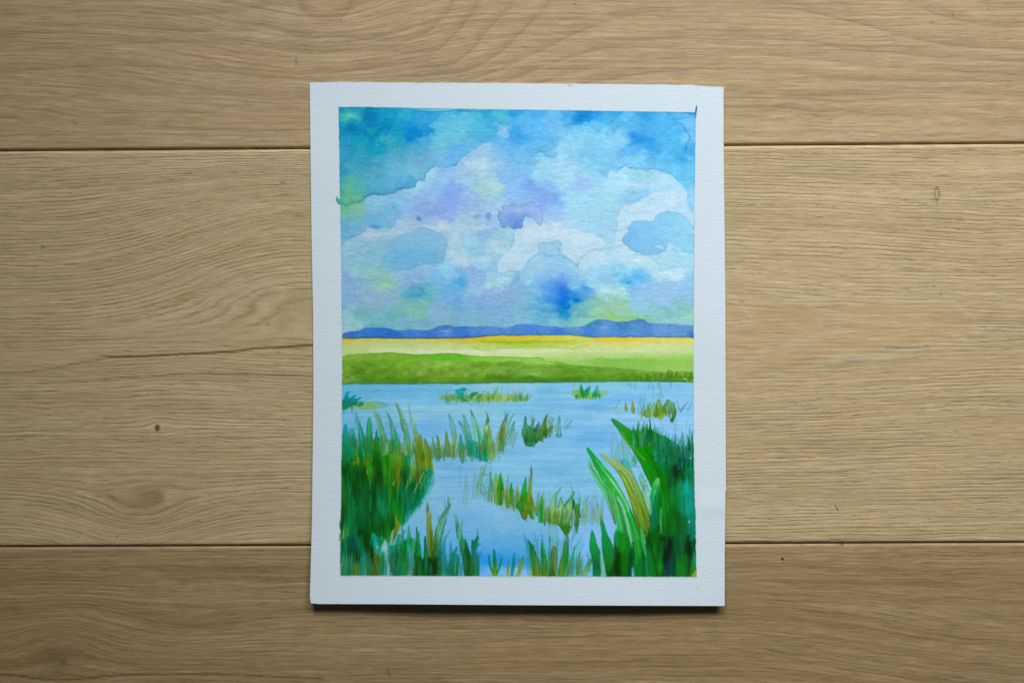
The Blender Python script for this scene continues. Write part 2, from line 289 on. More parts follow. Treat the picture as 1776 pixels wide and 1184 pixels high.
    for (x, y, rx, ry, c_, a) in [(708, 222, 14, 7, (0, 128, 205), .55), (713, 240, 8, 13, (0, 118, 198), .6), (736, 222, 9, 7, (10, 132, 210), .45), (645, 204, 15, 12, (0, 112, 176), .45), (609, 226, 9, 6, (0, 105, 172), .5), (623, 232, 6, 7, (0, 112, 170), .5), (643, 240, 4, 8, (0, 120, 170), .4), (655, 219, 7, 6, (0, 116, 180), .4),
                              (605, 201, 15, 4, (96, 196, 172), .6), (598, 209, 8, 3, (80, 188, 170), .4), (612, 236, 14, 6, (10, 150, 178), .3), (1010, 201, 9, 6, (0, 116, 200), .55), (1020, 194, 10, 4, (10, 125, 205), .5), (1107, 245, 11, 8, (30, 135, 218), .5), (1128, 256, 13, 9, (40, 145, 225), .4), (1182, 277, 7, 6, (40, 150, 220), .5), (906, 238, 15, 6, (35, 145, 222), .5), (868, 206, 12, 8, (80, 186, 200), .35),
                              (783, 326, 8, 20, (118, 160, 230), .25), (775, 352, 22, 7, (124, 162, 226), .25), (726, 379, 6, 4, (60, 125, 215), .75), (744, 372, 6, 5, (120, 165, 225), .4), (828, 376, 9, 4, (80, 150, 215), .55), (767, 377, 10, 5, (125, 165, 220), .45), (651, 392, 7, 3, (60, 140, 210), .7), (918, 327, 13, 9, (116, 166, 230), .22), (950, 348, 9, 12, (120, 158, 230), .28), (961, 345, 5, 9, (80, 160, 230), .5),
                              (978, 516, 12, 17, (20, 110, 215), .5), (972, 500, 14, 14, (50, 115, 230), .5), (958, 494, 16, 14, (80, 145, 232), .35), (976, 540, 14, 5, (0, 130, 190), .6), (945, 540, 22, 3.5, (50, 145, 195), .45), (942, 526, 9, 3, (70, 140, 220), .5), (1014, 501, 8, 6, (50, 145, 225), .6), (1090, 489, 6, 4.5, (40, 155, 225), .75), (1104, 481, 7, 5, (80, 165, 228), .5), (1046, 482, 16, 9, (110, 180, 225), .35), (1078, 462, 6, 6, (100, 180, 228), .4),
                              (659, 479, 9, 5, (126, 190, 165), .3), (642, 472, 10, 5, (136, 194, 180), .2), (708, 541, 10, 6, (118, 188, 160), .3), (716, 512, 10, 7, (60, 155, 185), .45), (1072, 527, 10, 6, (134, 188, 150), .35), (1076, 550, 16, 4, (132, 188, 120), .45), (1042, 546, 20, 6, (138, 192, 165), .3), (804, 493, 6, 9, (50, 155, 220), .5), (1110, 303, 4, 6, (120, 190, 205), .5), (855, 322, 9, 13, (165, 208, 212), .3), (600, 362, 14, 6, (96, 182, 130), .3), (600, 345, 13, 7, (92, 180, 145), .35), (604, 328, 10, 10, (100, 185, 150), .4)]:
        blob(x, y, rx, ry, c_, a, 0.8, 0, 0.6)
    # separate clouds with dried edges
    poly([(588, 368), (620, 356), (660, 356), (690, 352), (688, 380), (682, 394), (665, 395), (650, 396), (637, 395), (632, 402), (622, 408), (606, 412), (598, 419), (588, 428)], (96, 168, 208), 0.62, 1.2, 0.16, 2, 0.6, 0.8, fade=((620, 360, .15), (620, 395, 1)))
    blob(652, 393, 8, 3, (60, 140, 208), .7)
    poly([(640, 432), (642, 420), (655, 417), (658, 428), (672, 429), (675, 418), (690, 411), (700, 405), (715, 401), (728, 396), (738, 395), (748, 398), (760, 404), (770, 411), (776, 420), (774, 432), (772, 442), (769, 452), (765, 456), (740, 458), (725, 462), (700, 468), (660, 470), (638, 455)],
         [(650, 430, (124, 184, 214)), (690, 420, (116, 178, 216)), (730, 410, (120, 182, 216)), (760, 420, (118, 180, 218)), (700, 450, (98, 172, 216)), (745, 445, (104, 175, 216))], 0.9, 1.0, 0.08, 1.8, 0.8, 1.5, fade=((630, 455, .0), (690, 420, 1)))
    line([(660, 462), (700, 468), (722, 464), (735, 458), (768, 456)], 1.4, (92, 162, 205), .45)
    poly([(895, 400), (930, 393), (985, 399), (1015, 402), (1042, 413), (1050, 424), (1030, 432), (1010, 445), (1000, 452), (990, 450), (978, 440), (972, 430), (976, 423), (962, 416), (940, 420), (931, 426), (935, 438), (920, 450), (910, 468), (898, 470), (885, 469), (870, 474), (861, 466), (862, 454), (875, 440), (890, 426), (893, 412)], (174, 209, 228), 0.75, 1.1, 0.03, 1.6, 0.8, 1.5)
    line([(888, 402), (892, 410), (892, 418), (886, 430), (872, 444), (862, 454), (860, 464), (866, 473), (878, 472), (888, 469), (902, 470), (910, 468)], 1.3, (112, 172, 205), .4, 1.6, .5)
    line([(893, 412), (886, 420), (888, 432)], 1.2, (105, 170, 205), .4)
    poly([(988, 330), (1040, 332), (1085, 350), (1074, 372), (1071, 394), (1062, 422), (1040, 412), (1015, 402), (992, 394), (986, 365)], (145, 200, 229), 0.55, 1.4, 0.04, 3, 0.5, 0.8, fade=((1000, 330, .1), (1030, 395, 1)))
    poly([(1066, 424), (1071, 400), (1071, 376), (1080, 359), (1100, 353), (1118, 343), (1135, 334), (1160, 333), (1188, 334), (1191, 350), (1196, 364), (1200, 369), (1207, 360), (1207, 415), (1150, 445), (1090, 440)], (176, 210, 231), 0.72, 1.2, 0.02, 1.6, 0.8, 1.4)
    poly([(1193, 300), (1208, 300), (1208, 360), (1201, 365), (1196, 358), (1192, 340)], (130, 198, 232), 0.6, 1.2, 0.1, 2, .5, .7, fade=((1200, 305, .1), (1200, 340, 1)))
    poly([(1085, 440), (1120, 444), (1160, 434), (1207, 438), (1207, 464), (1180, 465), (1160, 466), (1148, 471), (1143, 462), (1132, 448), (1118, 442)], (150, 205, 229), 0.7, 1.0, 0.09, 2, .5, .9)
    line([(1096, 442), (1118, 443), (1132, 448), (1141, 458), (1144, 470)], 1.3, (120, 180, 215), .2)
    poly([(1079, 412), (1086, 402), (1093, 390), (1100, 384), (1118, 383), (1132, 383), (1137, 375), (1150, 368), (1165, 366), (1180, 370), (1190, 377), (1199, 386), (1204, 395), (1201, 402), (1205, 412), (1204, 435), (1198, 438), (1185, 437), (1170, 433), (1158, 431), (1150, 438), (1133, 443), (1110, 440), (1097, 436), (1090, 428), (1080, 420)],
         [(1095, 410, (108, 178, 224)), (1120, 400, (116, 184, 226)), (1150, 380, (122, 192, 230)), (1180, 390, (130, 200, 231)), (1195, 420, (128, 196, 230)), (1140, 430, (112, 182, 226)), (1165, 410, (124, 194, 230))], 0.95, 1.0, 0.07, 1.8, .5, 1.3)
    poly([(1136, 427), (1145, 425), (1149, 429), (1152, 429), (1149, 432), (1143, 430), (1137, 429)], (170, 212, 236), .8, .7, 0, 1, 0, .4)
    poly([(1160, 421), (1165, 422), (1170, 428), (1182, 432), (1176, 434), (1165, 430), (1159, 433), (1157, 431)], (165, 210, 236), .8, .7, 0, 1, 0, .4)
    poly([(1083, 401), (1090, 396), (1087, 404), (1080, 412)], (168, 208, 230), .6, .9, 0, 1, 0, 1)
    line([(1001, 462), (1006, 452), (1012, 445), (1020, 437), (1030, 432), (1050, 432), (1072, 428), (1078, 424)], 1.4, (98, 162, 208), .42, 1.4, .5)
    poly([(1004, 462), (1012, 448), (1024, 436), (1050, 434), (1076, 430), (1100, 444), (1125, 448), (1140, 462), (1120, 480), (1060, 475), (1020, 480)], (166, 208, 229), .5, 2.5, 0, 1, .5, .8, fade=((1060, 440, 1), (1060, 478, 0)))
    poly([(908, 472), (911, 460), (918, 451), (926, 443), (936, 440), (955, 443), (968, 440), (980, 445), (990, 452), (1000, 456), (1005, 464), (1003, 474), (1010, 500), (985, 520), (930, 520), (908, 500)], [(930, 455, (142, 196, 226)), (955, 460, (138, 192, 228)), (985, 465, (138, 196, 228)), (940, 485, (120, 184, 230)), (985, 490, (100, 170, 230))], .65, 1.0, .09, 1.8, .8, 1.5, fade=((955, 455, 1), (955, 500, 0)))
    line([(909, 470), (912, 459), (919, 450), (927, 443), (936, 440)], 1.6, (100, 168, 210), .4, 1.6, .5)
    line([(975, 443), (990, 452), (1000, 456), (1004, 464), (1006, 470)], 1.8, (95, 165, 212), .4, 1.6, .5)
    poly([(931, 426), (936, 421), (944, 420), (951, 421), (960, 419), (968, 417), (976, 425), (970, 431), (971, 440), (957, 445), (945, 441), (936, 440), (934, 432)], (138, 192, 222), .9, .9, .12, 1.6, .4, 1.2)
    poly([(865, 368), (870, 365), (872, 358), (878, 355), (883, 357), (892, 355), (903, 357), (913, 353), (922, 349), (927, 353), (930, 357), (936, 359), (941, 366), (942, 373), (940, 388), (935, 390), (931, 387), (926, 380), (922, 377), (910, 376), (908, 384), (905, 395), (898, 396), (891, 398), (885, 394), (880, 391), (876, 396), (870, 394), (866, 385), (863, 376)],
         [(875, 366, (132, 168, 224)), (900, 364, (142, 176, 226)), (925, 358, (138, 178, 228)), (936, 380, (134, 176, 226)), (870, 380, (112, 156, 220)), (895, 390, (72, 124, 214)), (888, 380, (98, 146, 216)), (873, 390, (96, 150, 214)), (905, 380, (92, 142, 216))], .85, .9, .17, 1.4, .3, .9)
    poly([(843, 371), (848, 368), (852, 373), (850, 380), (846, 381), (842, 377)], (108, 148, 216), .85, .8, .1, 1, 0, .4)
    for p, c_, a in [([(802, 468), (812, 463), (828, 465), (842, 471), (845, 485), (842, 498), (825, 505), (808, 500), (800, 482)], (128, 172, 222), .5), ([(852, 500), (860, 495), (872, 502), (880, 508), (884, 490), (892, 486), (901, 490), (902, 500), (915, 515), (880, 530), (830, 528), (840, 510)], (122, 172, 216), .45), ([(1098, 488), (1112, 488), (1125, 492), (1135, 489), (1140, 494), (1156, 494), (1162, 488), (1190, 488), (1198, 482), (1208, 481), (1208, 528), (1100, 530), (1085, 510)], (136, 186, 228), .55), ([(1044, 500), (1060, 495), (1085, 492), (1090, 500), (1084, 505), (1076, 508), (1065, 505), (1048, 507)], (158, 212, 220), .6)]:
        poly(p, c_, a, 1.1, .06, 2, .4, 1.0, fade=((p[0][0], min(q[1] for q in p), 1), (p[0][0], max(q[1] for q in p) + .1, .1)))
    line([(790, 534), (910, 534), (940, 536), (956, 535)], 1.0, (70, 150, 195), .25)
    line([(908, 534), (925, 536), (950, 535)], 1.0, (60, 145, 190), .5)
    line([(588, 476), (612, 482), (640, 486), (652, 485), (658, 481), (664, 486)], 1.2, (105, 165, 180), .35)
    line([(604, 444), (610, 442), (612, 446)], 2.0, (100, 165, 190), .5)
    line([(588, 540), (600, 536), (606, 534)], 1.2, (110, 170, 195), .35)
    line([(608, 541), (616, 544), (632, 543)], 1.4, (100, 165, 185), .45)
    line([(705, 482), (715, 490), (720, 498), (712, 500)], 1.3, (90, 150, 205), .35)
    line([(918, 238), (930, 237), (938, 241)], 1.2, (60, 150, 210), .5)
    line([(925, 268), (935, 264), (942, 265), (950, 270), (960, 272), (964, 266)], 1.4, (60, 150, 205), .55, .8, .4)
    poly([(862, 230), (872, 225), (879, 222), (882, 229), (885, 233), (882, 239), (872, 237)], (128, 188, 230), .7, 1.2, 0, 1, .4, .6)
    line([(879, 222), (883, 229), (888, 233), (884, 238), (892, 242)], 1.3, (40, 140, 215), .55)
    line([(1168, 208), (1180, 206), (1195, 204), (1208, 204)], 1.2, (20, 125, 200), .5, 1.0)
    poly([(1172, 211), (1185, 207), (1210, 206), (1210, 268), (1192, 268), (1194, 250), (1198, 240), (1194, 230), (1186, 218)], (104, 180, 228), .45, 1.6, 0, 1, .4, 1.2)
    line([(1172, 213), (1180, 214), (1185, 219), (1189, 226), (1193, 230), (1196, 235), (1198, 241), (1195, 245), (1192, 252), (1191, 262), (1189, 266)], 1.2, (30, 125, 200), .5, 1.2, .4)
    line([(1190, 268), (1200, 268), (1208, 267)], 1.4, (20, 130, 205), .5, 1)
    poly([(690, 185), (712, 190), (740, 193), (770, 193), (800, 191), (838, 192), (858, 186), (800, 183)], (108, 186, 208), .75, .8, 0, 1, .2, .3)
    line([(600, 188), (640, 188), (690, 186), (712, 190), (740, 193.5), (770, 194), (800, 192), (838, 193), (858, 189)], 1.0, (0, 120, 165), .5, .4)
    for (x, y, rx, ry) in [(760, 393, 34, 7), (930, 405, 36, 10), (890, 445, 18, 16), (1010, 412, 26, 9), (1035, 442, 24, 6), (860, 428, 14, 12), (650, 407, 34, 5), (1115, 362, 30, 7), (1165, 345, 24, 8), (1110, 450, 24, 7), (1175, 477, 24, 6), (1060, 504, 18, 3), (805, 450, 12, 12), (835, 395, 22, 6), (975, 405, 24, 10), (830, 285, 20, 14), (1100, 322, 34, 9)]:
        blob(x, y, rx, ry, (190, 215, 233), .42, 1.0, 0, .25)
    for (x, y, rx, ry) in [(770, 352, 40, 12), (930, 350, 26, 16), (785, 318, 12, 20), (860, 520, 40, 12), (820, 480, 18, 9), (1150, 510, 40, 12), (610, 505, 22, 24), (970, 485, 22, 16), (660, 520, 40, 14)]:
        blob(x, y, rx, ry, (142, 166, 226), .16, 1.0, 0, .5)
    for (x, y) in [(682.5, 358.5)]:
        blob(x, y, 1.0, 1.0, (20, 60, 110), .9, 0, 0, 0)


def paint_land():
    D = [(596, 590, (190, 190, 90)), (602, 588, (195, 185, 70)), (640, 590, (190, 194, 110)), (700, 590, (190, 194, 112)), (760, 589, (195, 190, 95)), (790, 588, (206, 182, 48)), (830, 587, (208, 182, 42)), (900, 587, (208, 188, 42)), (960, 587, (205, 196, 58)), (1000, 587, (196, 204, 92)), (1050, 586.5, (218, 190, 52)), (1085, 588, (212, 190, 66)), (1130, 590, (206, 200, 105)), (1180, 588, (216, 200, 92)), (1200, 590, (196, 206, 112)),
         (600, 600, (176, 198, 130)), (650, 600, (180, 200, 135)), (700, 600, (178, 204, 136)), (760, 600, (182, 205, 145)), (830, 598, (176, 204, 120)), (900, 594, (150, 186, 42)), (860, 593, (160, 186, 45)), (980, 594, (172, 202, 80)), (900, 599, (168, 202, 90)), (1020, 598, (192, 210, 130)), (1080, 597, (196, 206, 118)), (1140, 600, (192, 212, 150)), (1195, 600, (190, 210, 148)),
         (610, 609, (170, 202, 130)), (680, 608, (196, 214, 165)), (740, 610, (195, 215, 170)), (800, 611, (202, 220, 182)), (880, 608, (200, 220, 178)), (950, 608, (196, 216, 165)), (1020, 608, (190, 210, 155)), (1100, 608, (192, 212, 152)), (1170, 608, (188, 210, 150)), (1200, 612, (176, 208, 138)),
         (900, 616, (190, 215, 150)), (960, 617, (178, 210, 135)), (1000, 618, (165, 206, 125)), (1060, 616, (172, 206, 132)), (1130, 616, (160, 204, 118)), (1195, 618, (150, 198, 100)), (960, 624, (150, 198, 95)), (1060, 624, (124, 184, 76)), (1120, 624, (128, 186, 74)), (1190, 626, (138, 192, 86)), (990, 629, (150, 190, 90)), (1060, 632, (128, 184, 80)), (1120, 633, (130, 186, 84)), (1190, 636, (142, 192, 92))]
    w = (slice(582 - PY0, 658 - PY0), slice(0, PW))
    X = PXX[w] + 20 * NW1[w] + 6 * NF1[w]; Y = PYY[w] + 2.0 * NW2[w] + 0.7 * NF2[w]
    c = scat(D, X, Y, 34, 4, 1.6) * (1 + 0.03 * GRAN[w] + 0.02 * TOOTH[w])[..., None]
    canvas[w] = c
    line([(835, 592), (870, 593), (930, 592), (985, 593)], 1.1, (128, 160, 20), .55)
    line([(820, 600), (828, 605), (850, 606), (880, 603), (920, 601), (965, 602), (990, 604), (1000, 602), (1020, 599)], 1.0, (140, 180, 80), .6)
    G = [(600, 620, (118, 164, 50)), (640, 617, (120, 168, 52)), (690, 618, (122, 172, 50)), (720, 620, (112, 176, 40)), (760, 620, (96, 176, 34)), (790, 618, (90, 178, 30)), (840, 622, (124, 196, 62)), (880, 624, (140, 196, 86)), (920, 626, (132, 194, 78)), (945, 628, (140, 190, 84)),
         (600, 632, (100, 152, 40)), (630, 630, (94, 150, 36)), (660, 632, (98, 154, 38)), (700, 630, (106, 164, 36)), (740, 630, (124, 170, 64)), (780, 630, (130, 184, 60)), (840, 632, (104, 156, 40)), (880, 632, (92, 146, 34)), (920, 636, (104, 156, 48)), (960, 638, (100, 150, 42)), (1000, 638, (94, 152, 44)), (1060, 642, (98, 156, 50)), (1110, 644, (102, 160, 54)), (1160, 648, (104, 160, 54)), (1195, 650, (100, 158, 46)),
         (604, 645, (112, 154, 52)), (620, 645, (80, 136, 22)), (650, 648, (86, 142, 26)), (690, 648, (90, 146, 30)), (730, 644, (114, 160, 56)), (770, 648, (106, 152, 48)), (820, 646, (110, 158, 56)), (880, 644, (110, 160, 64)), (930, 648, (112, 164, 70)), (980, 648, (90, 148, 36)), (1040, 650, (92, 148, 34)), (1100, 652, (84, 142, 28)), (1160, 656, (86, 144, 28)), (1195, 657, (84, 142, 24)),
         (600, 660, (108, 160, 62)), (640, 658, (78, 138, 24)), (690, 658, (76, 134, 18)), (740, 658, (82, 138, 26)), (800, 658, (84, 138, 24)), (860, 658, (70, 126, 16)), (920, 658, (64, 122, 14)), (980, 658, (62, 122, 12)), (1040, 659, (76, 136, 20)), (1100, 659, (72, 130, 16)), (1160, 660, (78, 138, 24)), (1195, 660, (90, 148, 36))]
    top = [(588, 622), (600, 615), (625, 613.5), (660, 612), (680, 611), (710, 613.5), (740, 614), (770, 612.5), (795, 613), (830, 617), (870, 617.5), (905, 619.5), (940, 620), (946, 626), (970, 628), (1000, 633), (1040, 636), (1080, 638), (1110, 641), (1150, 645), (1180, 644), (1212, 646)]
    p = smooth_pts(top, 5, False); p = np.concatenate((p, [(1216, 664), (1180, 662.5), (1120, 661), (1000, 661.5), (900, 663), (780, 664.5), (640, 664.5), (588, 666)]))
    w = win(p, 8)
    X = PXX[w]; Y = PYY[w]
    d = sdf(p, X + 1.0 * NF1[w], Y + 0.8 * NF2[w] + 0.8 * NW1[w])
    c = scat(G, X + 14 * NW1[w] + 5 * NF1[w], Y + 3 * NW2[w] + 1.6 * NF2[w], 26, 6, 1.6) * (1 + 0.07 * GRAN[w] + 0.03 * TOOTH[w] + .16 * FB1[w] * sstep(618, 640, Y) + .10 * FB2[w])[..., None]
    c = c * (1 - 0.16 * np.exp(-(d / 1.4) ** 2) * (X < 960))[..., None]
    put(w, sstep(-0.9, 0.9, d) * (0.96), c)
    for pts, a in [([(700, 618), (704, 630), (706, 640), (712, 648)], .55), ([(604, 646), (610, 634), (618, 640), (612, 648), (620, 646)], .5), ([(628, 626), (636, 632), (646, 634), (656, 640), (654, 646), (646, 642)], .45), ([(662, 642), (670, 640), (674, 644)], .4), ([(600, 640), (602, 656), (610, 660), (625, 661)], .4), ([(616, 662), (640, 662), (660, 661), (668, 658), (674, 662), (700, 659), (712, 660), (708, 655)], .5),
                   ([(880, 627), (910, 630), (935, 632), (965, 634)], .35), ([(780, 630), (830, 628), (860, 627), (900, 629)], .35), ([(720, 648), (724, 640), (726, 648), (732, 643), (734, 648), (740, 644), (744, 649), (750, 645)], .35), ([(700, 659), (760, 661), (860, 658), (980, 658)], .35)]:
        line(pts, 1.0, (58, 108, 12), a * .6, 1.6, .7)
    rr = np.random.RandomState(5)
    for x, h, s in [(1112, 9, -2), (1122, 12, 1), (1137, 16, -3), (1146, 14, 2), (1155, 17, 3), (1160, 18, 1), (1166, 17, -1), (1172, 16, 2), (1186, 14, 5), (1196, 15, 4), (1127, 8, 2), (1180, 9, 0), (1103, 7, 1)]:
        blade([(x, 662), (x + s * .4, 662 - h * .5), (x + s, 661 - h)], [5, 4, 1.6], (84, 146, 34), .45, .5, .8)
        line([(x - 2, 660), (x + s * .5 - 1, 660 - h * .6), (x + s, 660 - h)], .8, (50, 112, 20), .55)
    blob(1188, 656.5, 3.6, 1.6, (170, 205, 130), .9, .2, 0, 0)
    line([(588, 666), (640, 664.8), (780, 664.4), (900, 663), (1000, 661.6), (1120, 661), (1190, 662)], 1.2, (28, 104, 62), .8, .3)
    # hills
    H = [(590, 582), (598, 577), (605, 575), (622, 573), (630, 570), (637, 568), (665, 568), (675, 569), (685, 572), (700, 573), (712, 571), (725, 572), (740, 573), (750, 570), (760, 566), (770, 563.5), (778, 564), (790, 566), (830, 566), (845, 565), (862, 567), (880, 568), (890, 565), (898, 562), (910, 561), (930, 563), (955, 566), (985, 568), (1000, 567), (1015, 564), (1028, 557), (1040, 553.5), (1052, 554), (1062, 556), (1075, 558), (1090, 557), (1102, 554), (1108, 552), (1116, 554), (1126, 560), (1140, 561), (1170, 562), (1190, 564), (1212, 566.5),
         (1212, 585), (1175, 584), (1110, 584), (1085, 584), (1060, 583), (1025, 584), (1008, 581), (985, 580), (930, 580), (880, 581), (845, 582), (830, 584), (790, 586), (730, 586), (620, 586), (605, 585), (594, 584)]
    B = [(600, 580, (20, 100, 190)), (640, 571, (20, 108, 205)), (660, 578, (0, 98, 208)), (690, 582, (0, 88, 198)), (700, 575, (40, 116, 205)), (740, 578, (30, 112, 214)), (770, 570, (34, 114, 200)), (775, 575, (72, 138, 216)), (800, 572, (26, 110, 202)), (830, 572, (60, 132, 210)), (860, 575, (70, 138, 212)), (800, 582, (10, 100, 208)), (900, 566, (60, 132, 208)), (910, 575, (50, 124, 222)), (950, 570, (66, 138, 212)), (960, 577, (20, 110, 218)), (1000, 573, (76, 146, 214)), (1030, 565, (40, 124, 190)), (1050, 570, (84, 152, 214)), (1100, 570, (66, 144, 204)), (1080, 562, (36, 118, 186)), (1108, 558, (50, 128, 190)), (1150, 570, (92, 156, 216)), (1190, 572, (84, 150, 212)), (1020, 580, (30, 118, 222)), (1060, 580, (52, 130, 228)), (1100, 580, (62, 136, 224)), (1160, 580, (90, 152, 220)), (1200, 582, (36, 112, 178))]
    poly(H, [(x, y, (min(255, c[0] * .6 + 34), c[1] * .65 + 44, c[2] * .7 + 58)) for x, y, c in B], .94, 1.0, .06, 1.5, .2, .6, gran=.10)
    line([(594, 584.5), (606, 585.6), (640, 586), (730, 586), (790, 585.6), (832, 583.6), (846, 582)], 1.2, (6, 62, 110), .75)
    line([(846, 582), (880, 581), (940, 580.4), (985, 580.4), (1008, 581.5), (1025, 584), (1060, 583.4), (1110, 584), (1204, 584.6)], 1.1, (20, 84, 138), .7)
    line([(765, 573.6), (772, 574), (778, 573.6)], .8, (150, 190, 230), .7)
    line([(1043, 569), (1050, 567.6)], .8, (150, 195, 230), .6)


def paint_water():
    D = [(600, 675, (92, 176, 214)), (650, 672, (96, 174, 214)), (700, 675, (98, 176, 216)), (760, 672, (104, 178, 214)), (850, 675, (130, 190, 215)), (900, 668, (134, 192, 222)), (950, 680, (112, 180, 215)), (1000, 690, (128, 188, 224)), (1080, 672, (124, 190, 218)), (1150, 680, (118, 184, 224)), (1200, 680, (126, 190, 228)), (1100, 692, (122, 184, 226)), (1195, 695, (130, 186, 230)),
         (600, 720, (104, 176, 224)), (660, 700, (116, 184, 216)), (700, 715, (128, 190, 222)), (760, 710, (122, 186, 220)), (700, 745, (112, 178, 226)), (740, 740, (110, 176, 226)), (680, 760, (84, 160, 226)), (830, 712, (126, 190, 222)), (920, 700, (116, 184, 222)), (980, 720, (128, 188, 228)), (1040, 705, (108, 176, 224)), (1060, 720, (136, 192, 232)), (1100, 715, (132, 190, 232)), (1140, 725, (130, 186, 236)), (1190, 730, (136, 192, 236)),
         (880, 745, (120, 186, 226)), (1000, 745, (112, 180, 230)), (1030, 760, (104, 174, 228)), (960, 765, (116, 180, 224)), (900, 790, (114, 182, 226)), (960, 790, (118, 186, 230)), (1000, 800, (114, 182, 226)), (860, 800, (120, 186, 228)), (800, 812, (110, 174, 222)), (900, 815, (122, 186, 226)), (960, 815, (106, 176, 222)), (1000, 830, (116, 184, 226)), (1040, 840, (120, 186, 230)), (770, 830, (120, 180, 222)), (820, 840, (116, 178, 220)), (940, 840, (120, 186, 228)),
         (740, 880, (118, 180, 218)), (780, 870, (118, 180, 218)), (830, 870, (120, 182, 220)), (860, 890, (122, 182, 222)), (880, 910, (114, 178, 220)), (920, 905, (110, 178, 220)), (800, 900, (108, 172, 220)), (850, 925, (100, 170, 220)), (890, 940, (90, 164, 218)), (860, 950, (80, 160, 224)), (840, 970, (30, 144, 232)), (880, 972, (28, 144, 228)), (905, 970, (30, 146, 224)), (860, 990, (110, 176, 236)), (890, 992, (130, 184, 234)), (920, 960, (70, 158, 224)), (1000, 930, (120, 180, 228)), (1030, 930, (124, 182, 230)), (1000, 960, (124, 186, 236)), (1060, 900, (124, 178, 226)), (1065, 940, (118, 176, 232)), (960, 940, (98, 170, 222)), (1020, 970, (100, 170, 226)), (1150, 800, (124, 184, 232)), (1130, 830, (124, 184, 230)), (1120, 850, (140, 196, 220))]
    w = (slice(662 - PY0, 1004 - PY0), slice(0, PW))
    X = PXX[w] + 24 * NW1[w]; Y = PYY[w] + 5 * NW2[w] + 1.5 * NF2[w]
    c = scat(D, X, Y, 20, 9, 1.4)
    st = vnoise(110, 3.2, 60)[w] * 0.55 + vnoise(60, 7, 61)[w] * 0.45
    k = (1 - sstep(850, 900, PYY[w])) * sstep(664, 680, PYY[w])
    c = c + (st * k * 13)[..., None] * np.array((1.3, .75, .25), np.float32)
    c = c * (1 + 0.03 * GRAN[w] * (0.5 + sstep(880, 980, PYY[w])) + 0.02 * TOOTH[w])[..., None]
    p = np.array([(570, 666), (640, 665), (780, 664.4), (900, 663), (1000, 661.6), (1120, 661), (1220, 663), (1220, 1010), (570, 1010)], np.float32)
    put(w, sstep(-.7, .7, sdf(p, PXX[w], PYY[w] + .5 * NF1[w])), c + np.array((1, 2, 5), np.float32))
    for y, x0, x1, a in [(812, 755, 850, .35), (826, 760, 840, .4), (842, 765, 835, .45), (768, 940, 1020, .25), (786, 960, 1030, .3), (800, 930, 1010, .22), (836, 970, 1040, .35), (842, 930, 1040, .3), (774, 880, 960, .2), (700, 940, 1060, .25), (690, 700, 760, .2), (706, 960, 1000, .2), (750, 1010, 1060, .22), (760, 980, 1050, .22), (722, 640, 720, .15), (850, 1120, 1150, .3)]:
        line([(x0, y), ((x0 + x1) / 2, y + 1.2), (x1, y - .6)], 1.5, (78, 150, 214), a, .5, .6)
    for y, x0, x1, a in [(752, 930, 1010, .3), (794, 870, 990, .25), (818, 860, 940, .25), (716, 960, 1040, .2), (718, 690, 780, .2), (732, 640, 700, .15), (860, 960, 1010, .2)]:
        line([(x0, y), ((x0 + x1) / 2, y - 1), (x1, y + .6)], 1.8, (150, 204, 234), a, .5, .6)


def tuft(x, y, h, w, lean, c, a=.6, rim=.3):
    blade([(x, y), (x + lean * .4, y - h * .5), (x + lean, y - h)], [w, w * .75, .8], c, a, rim, .7)


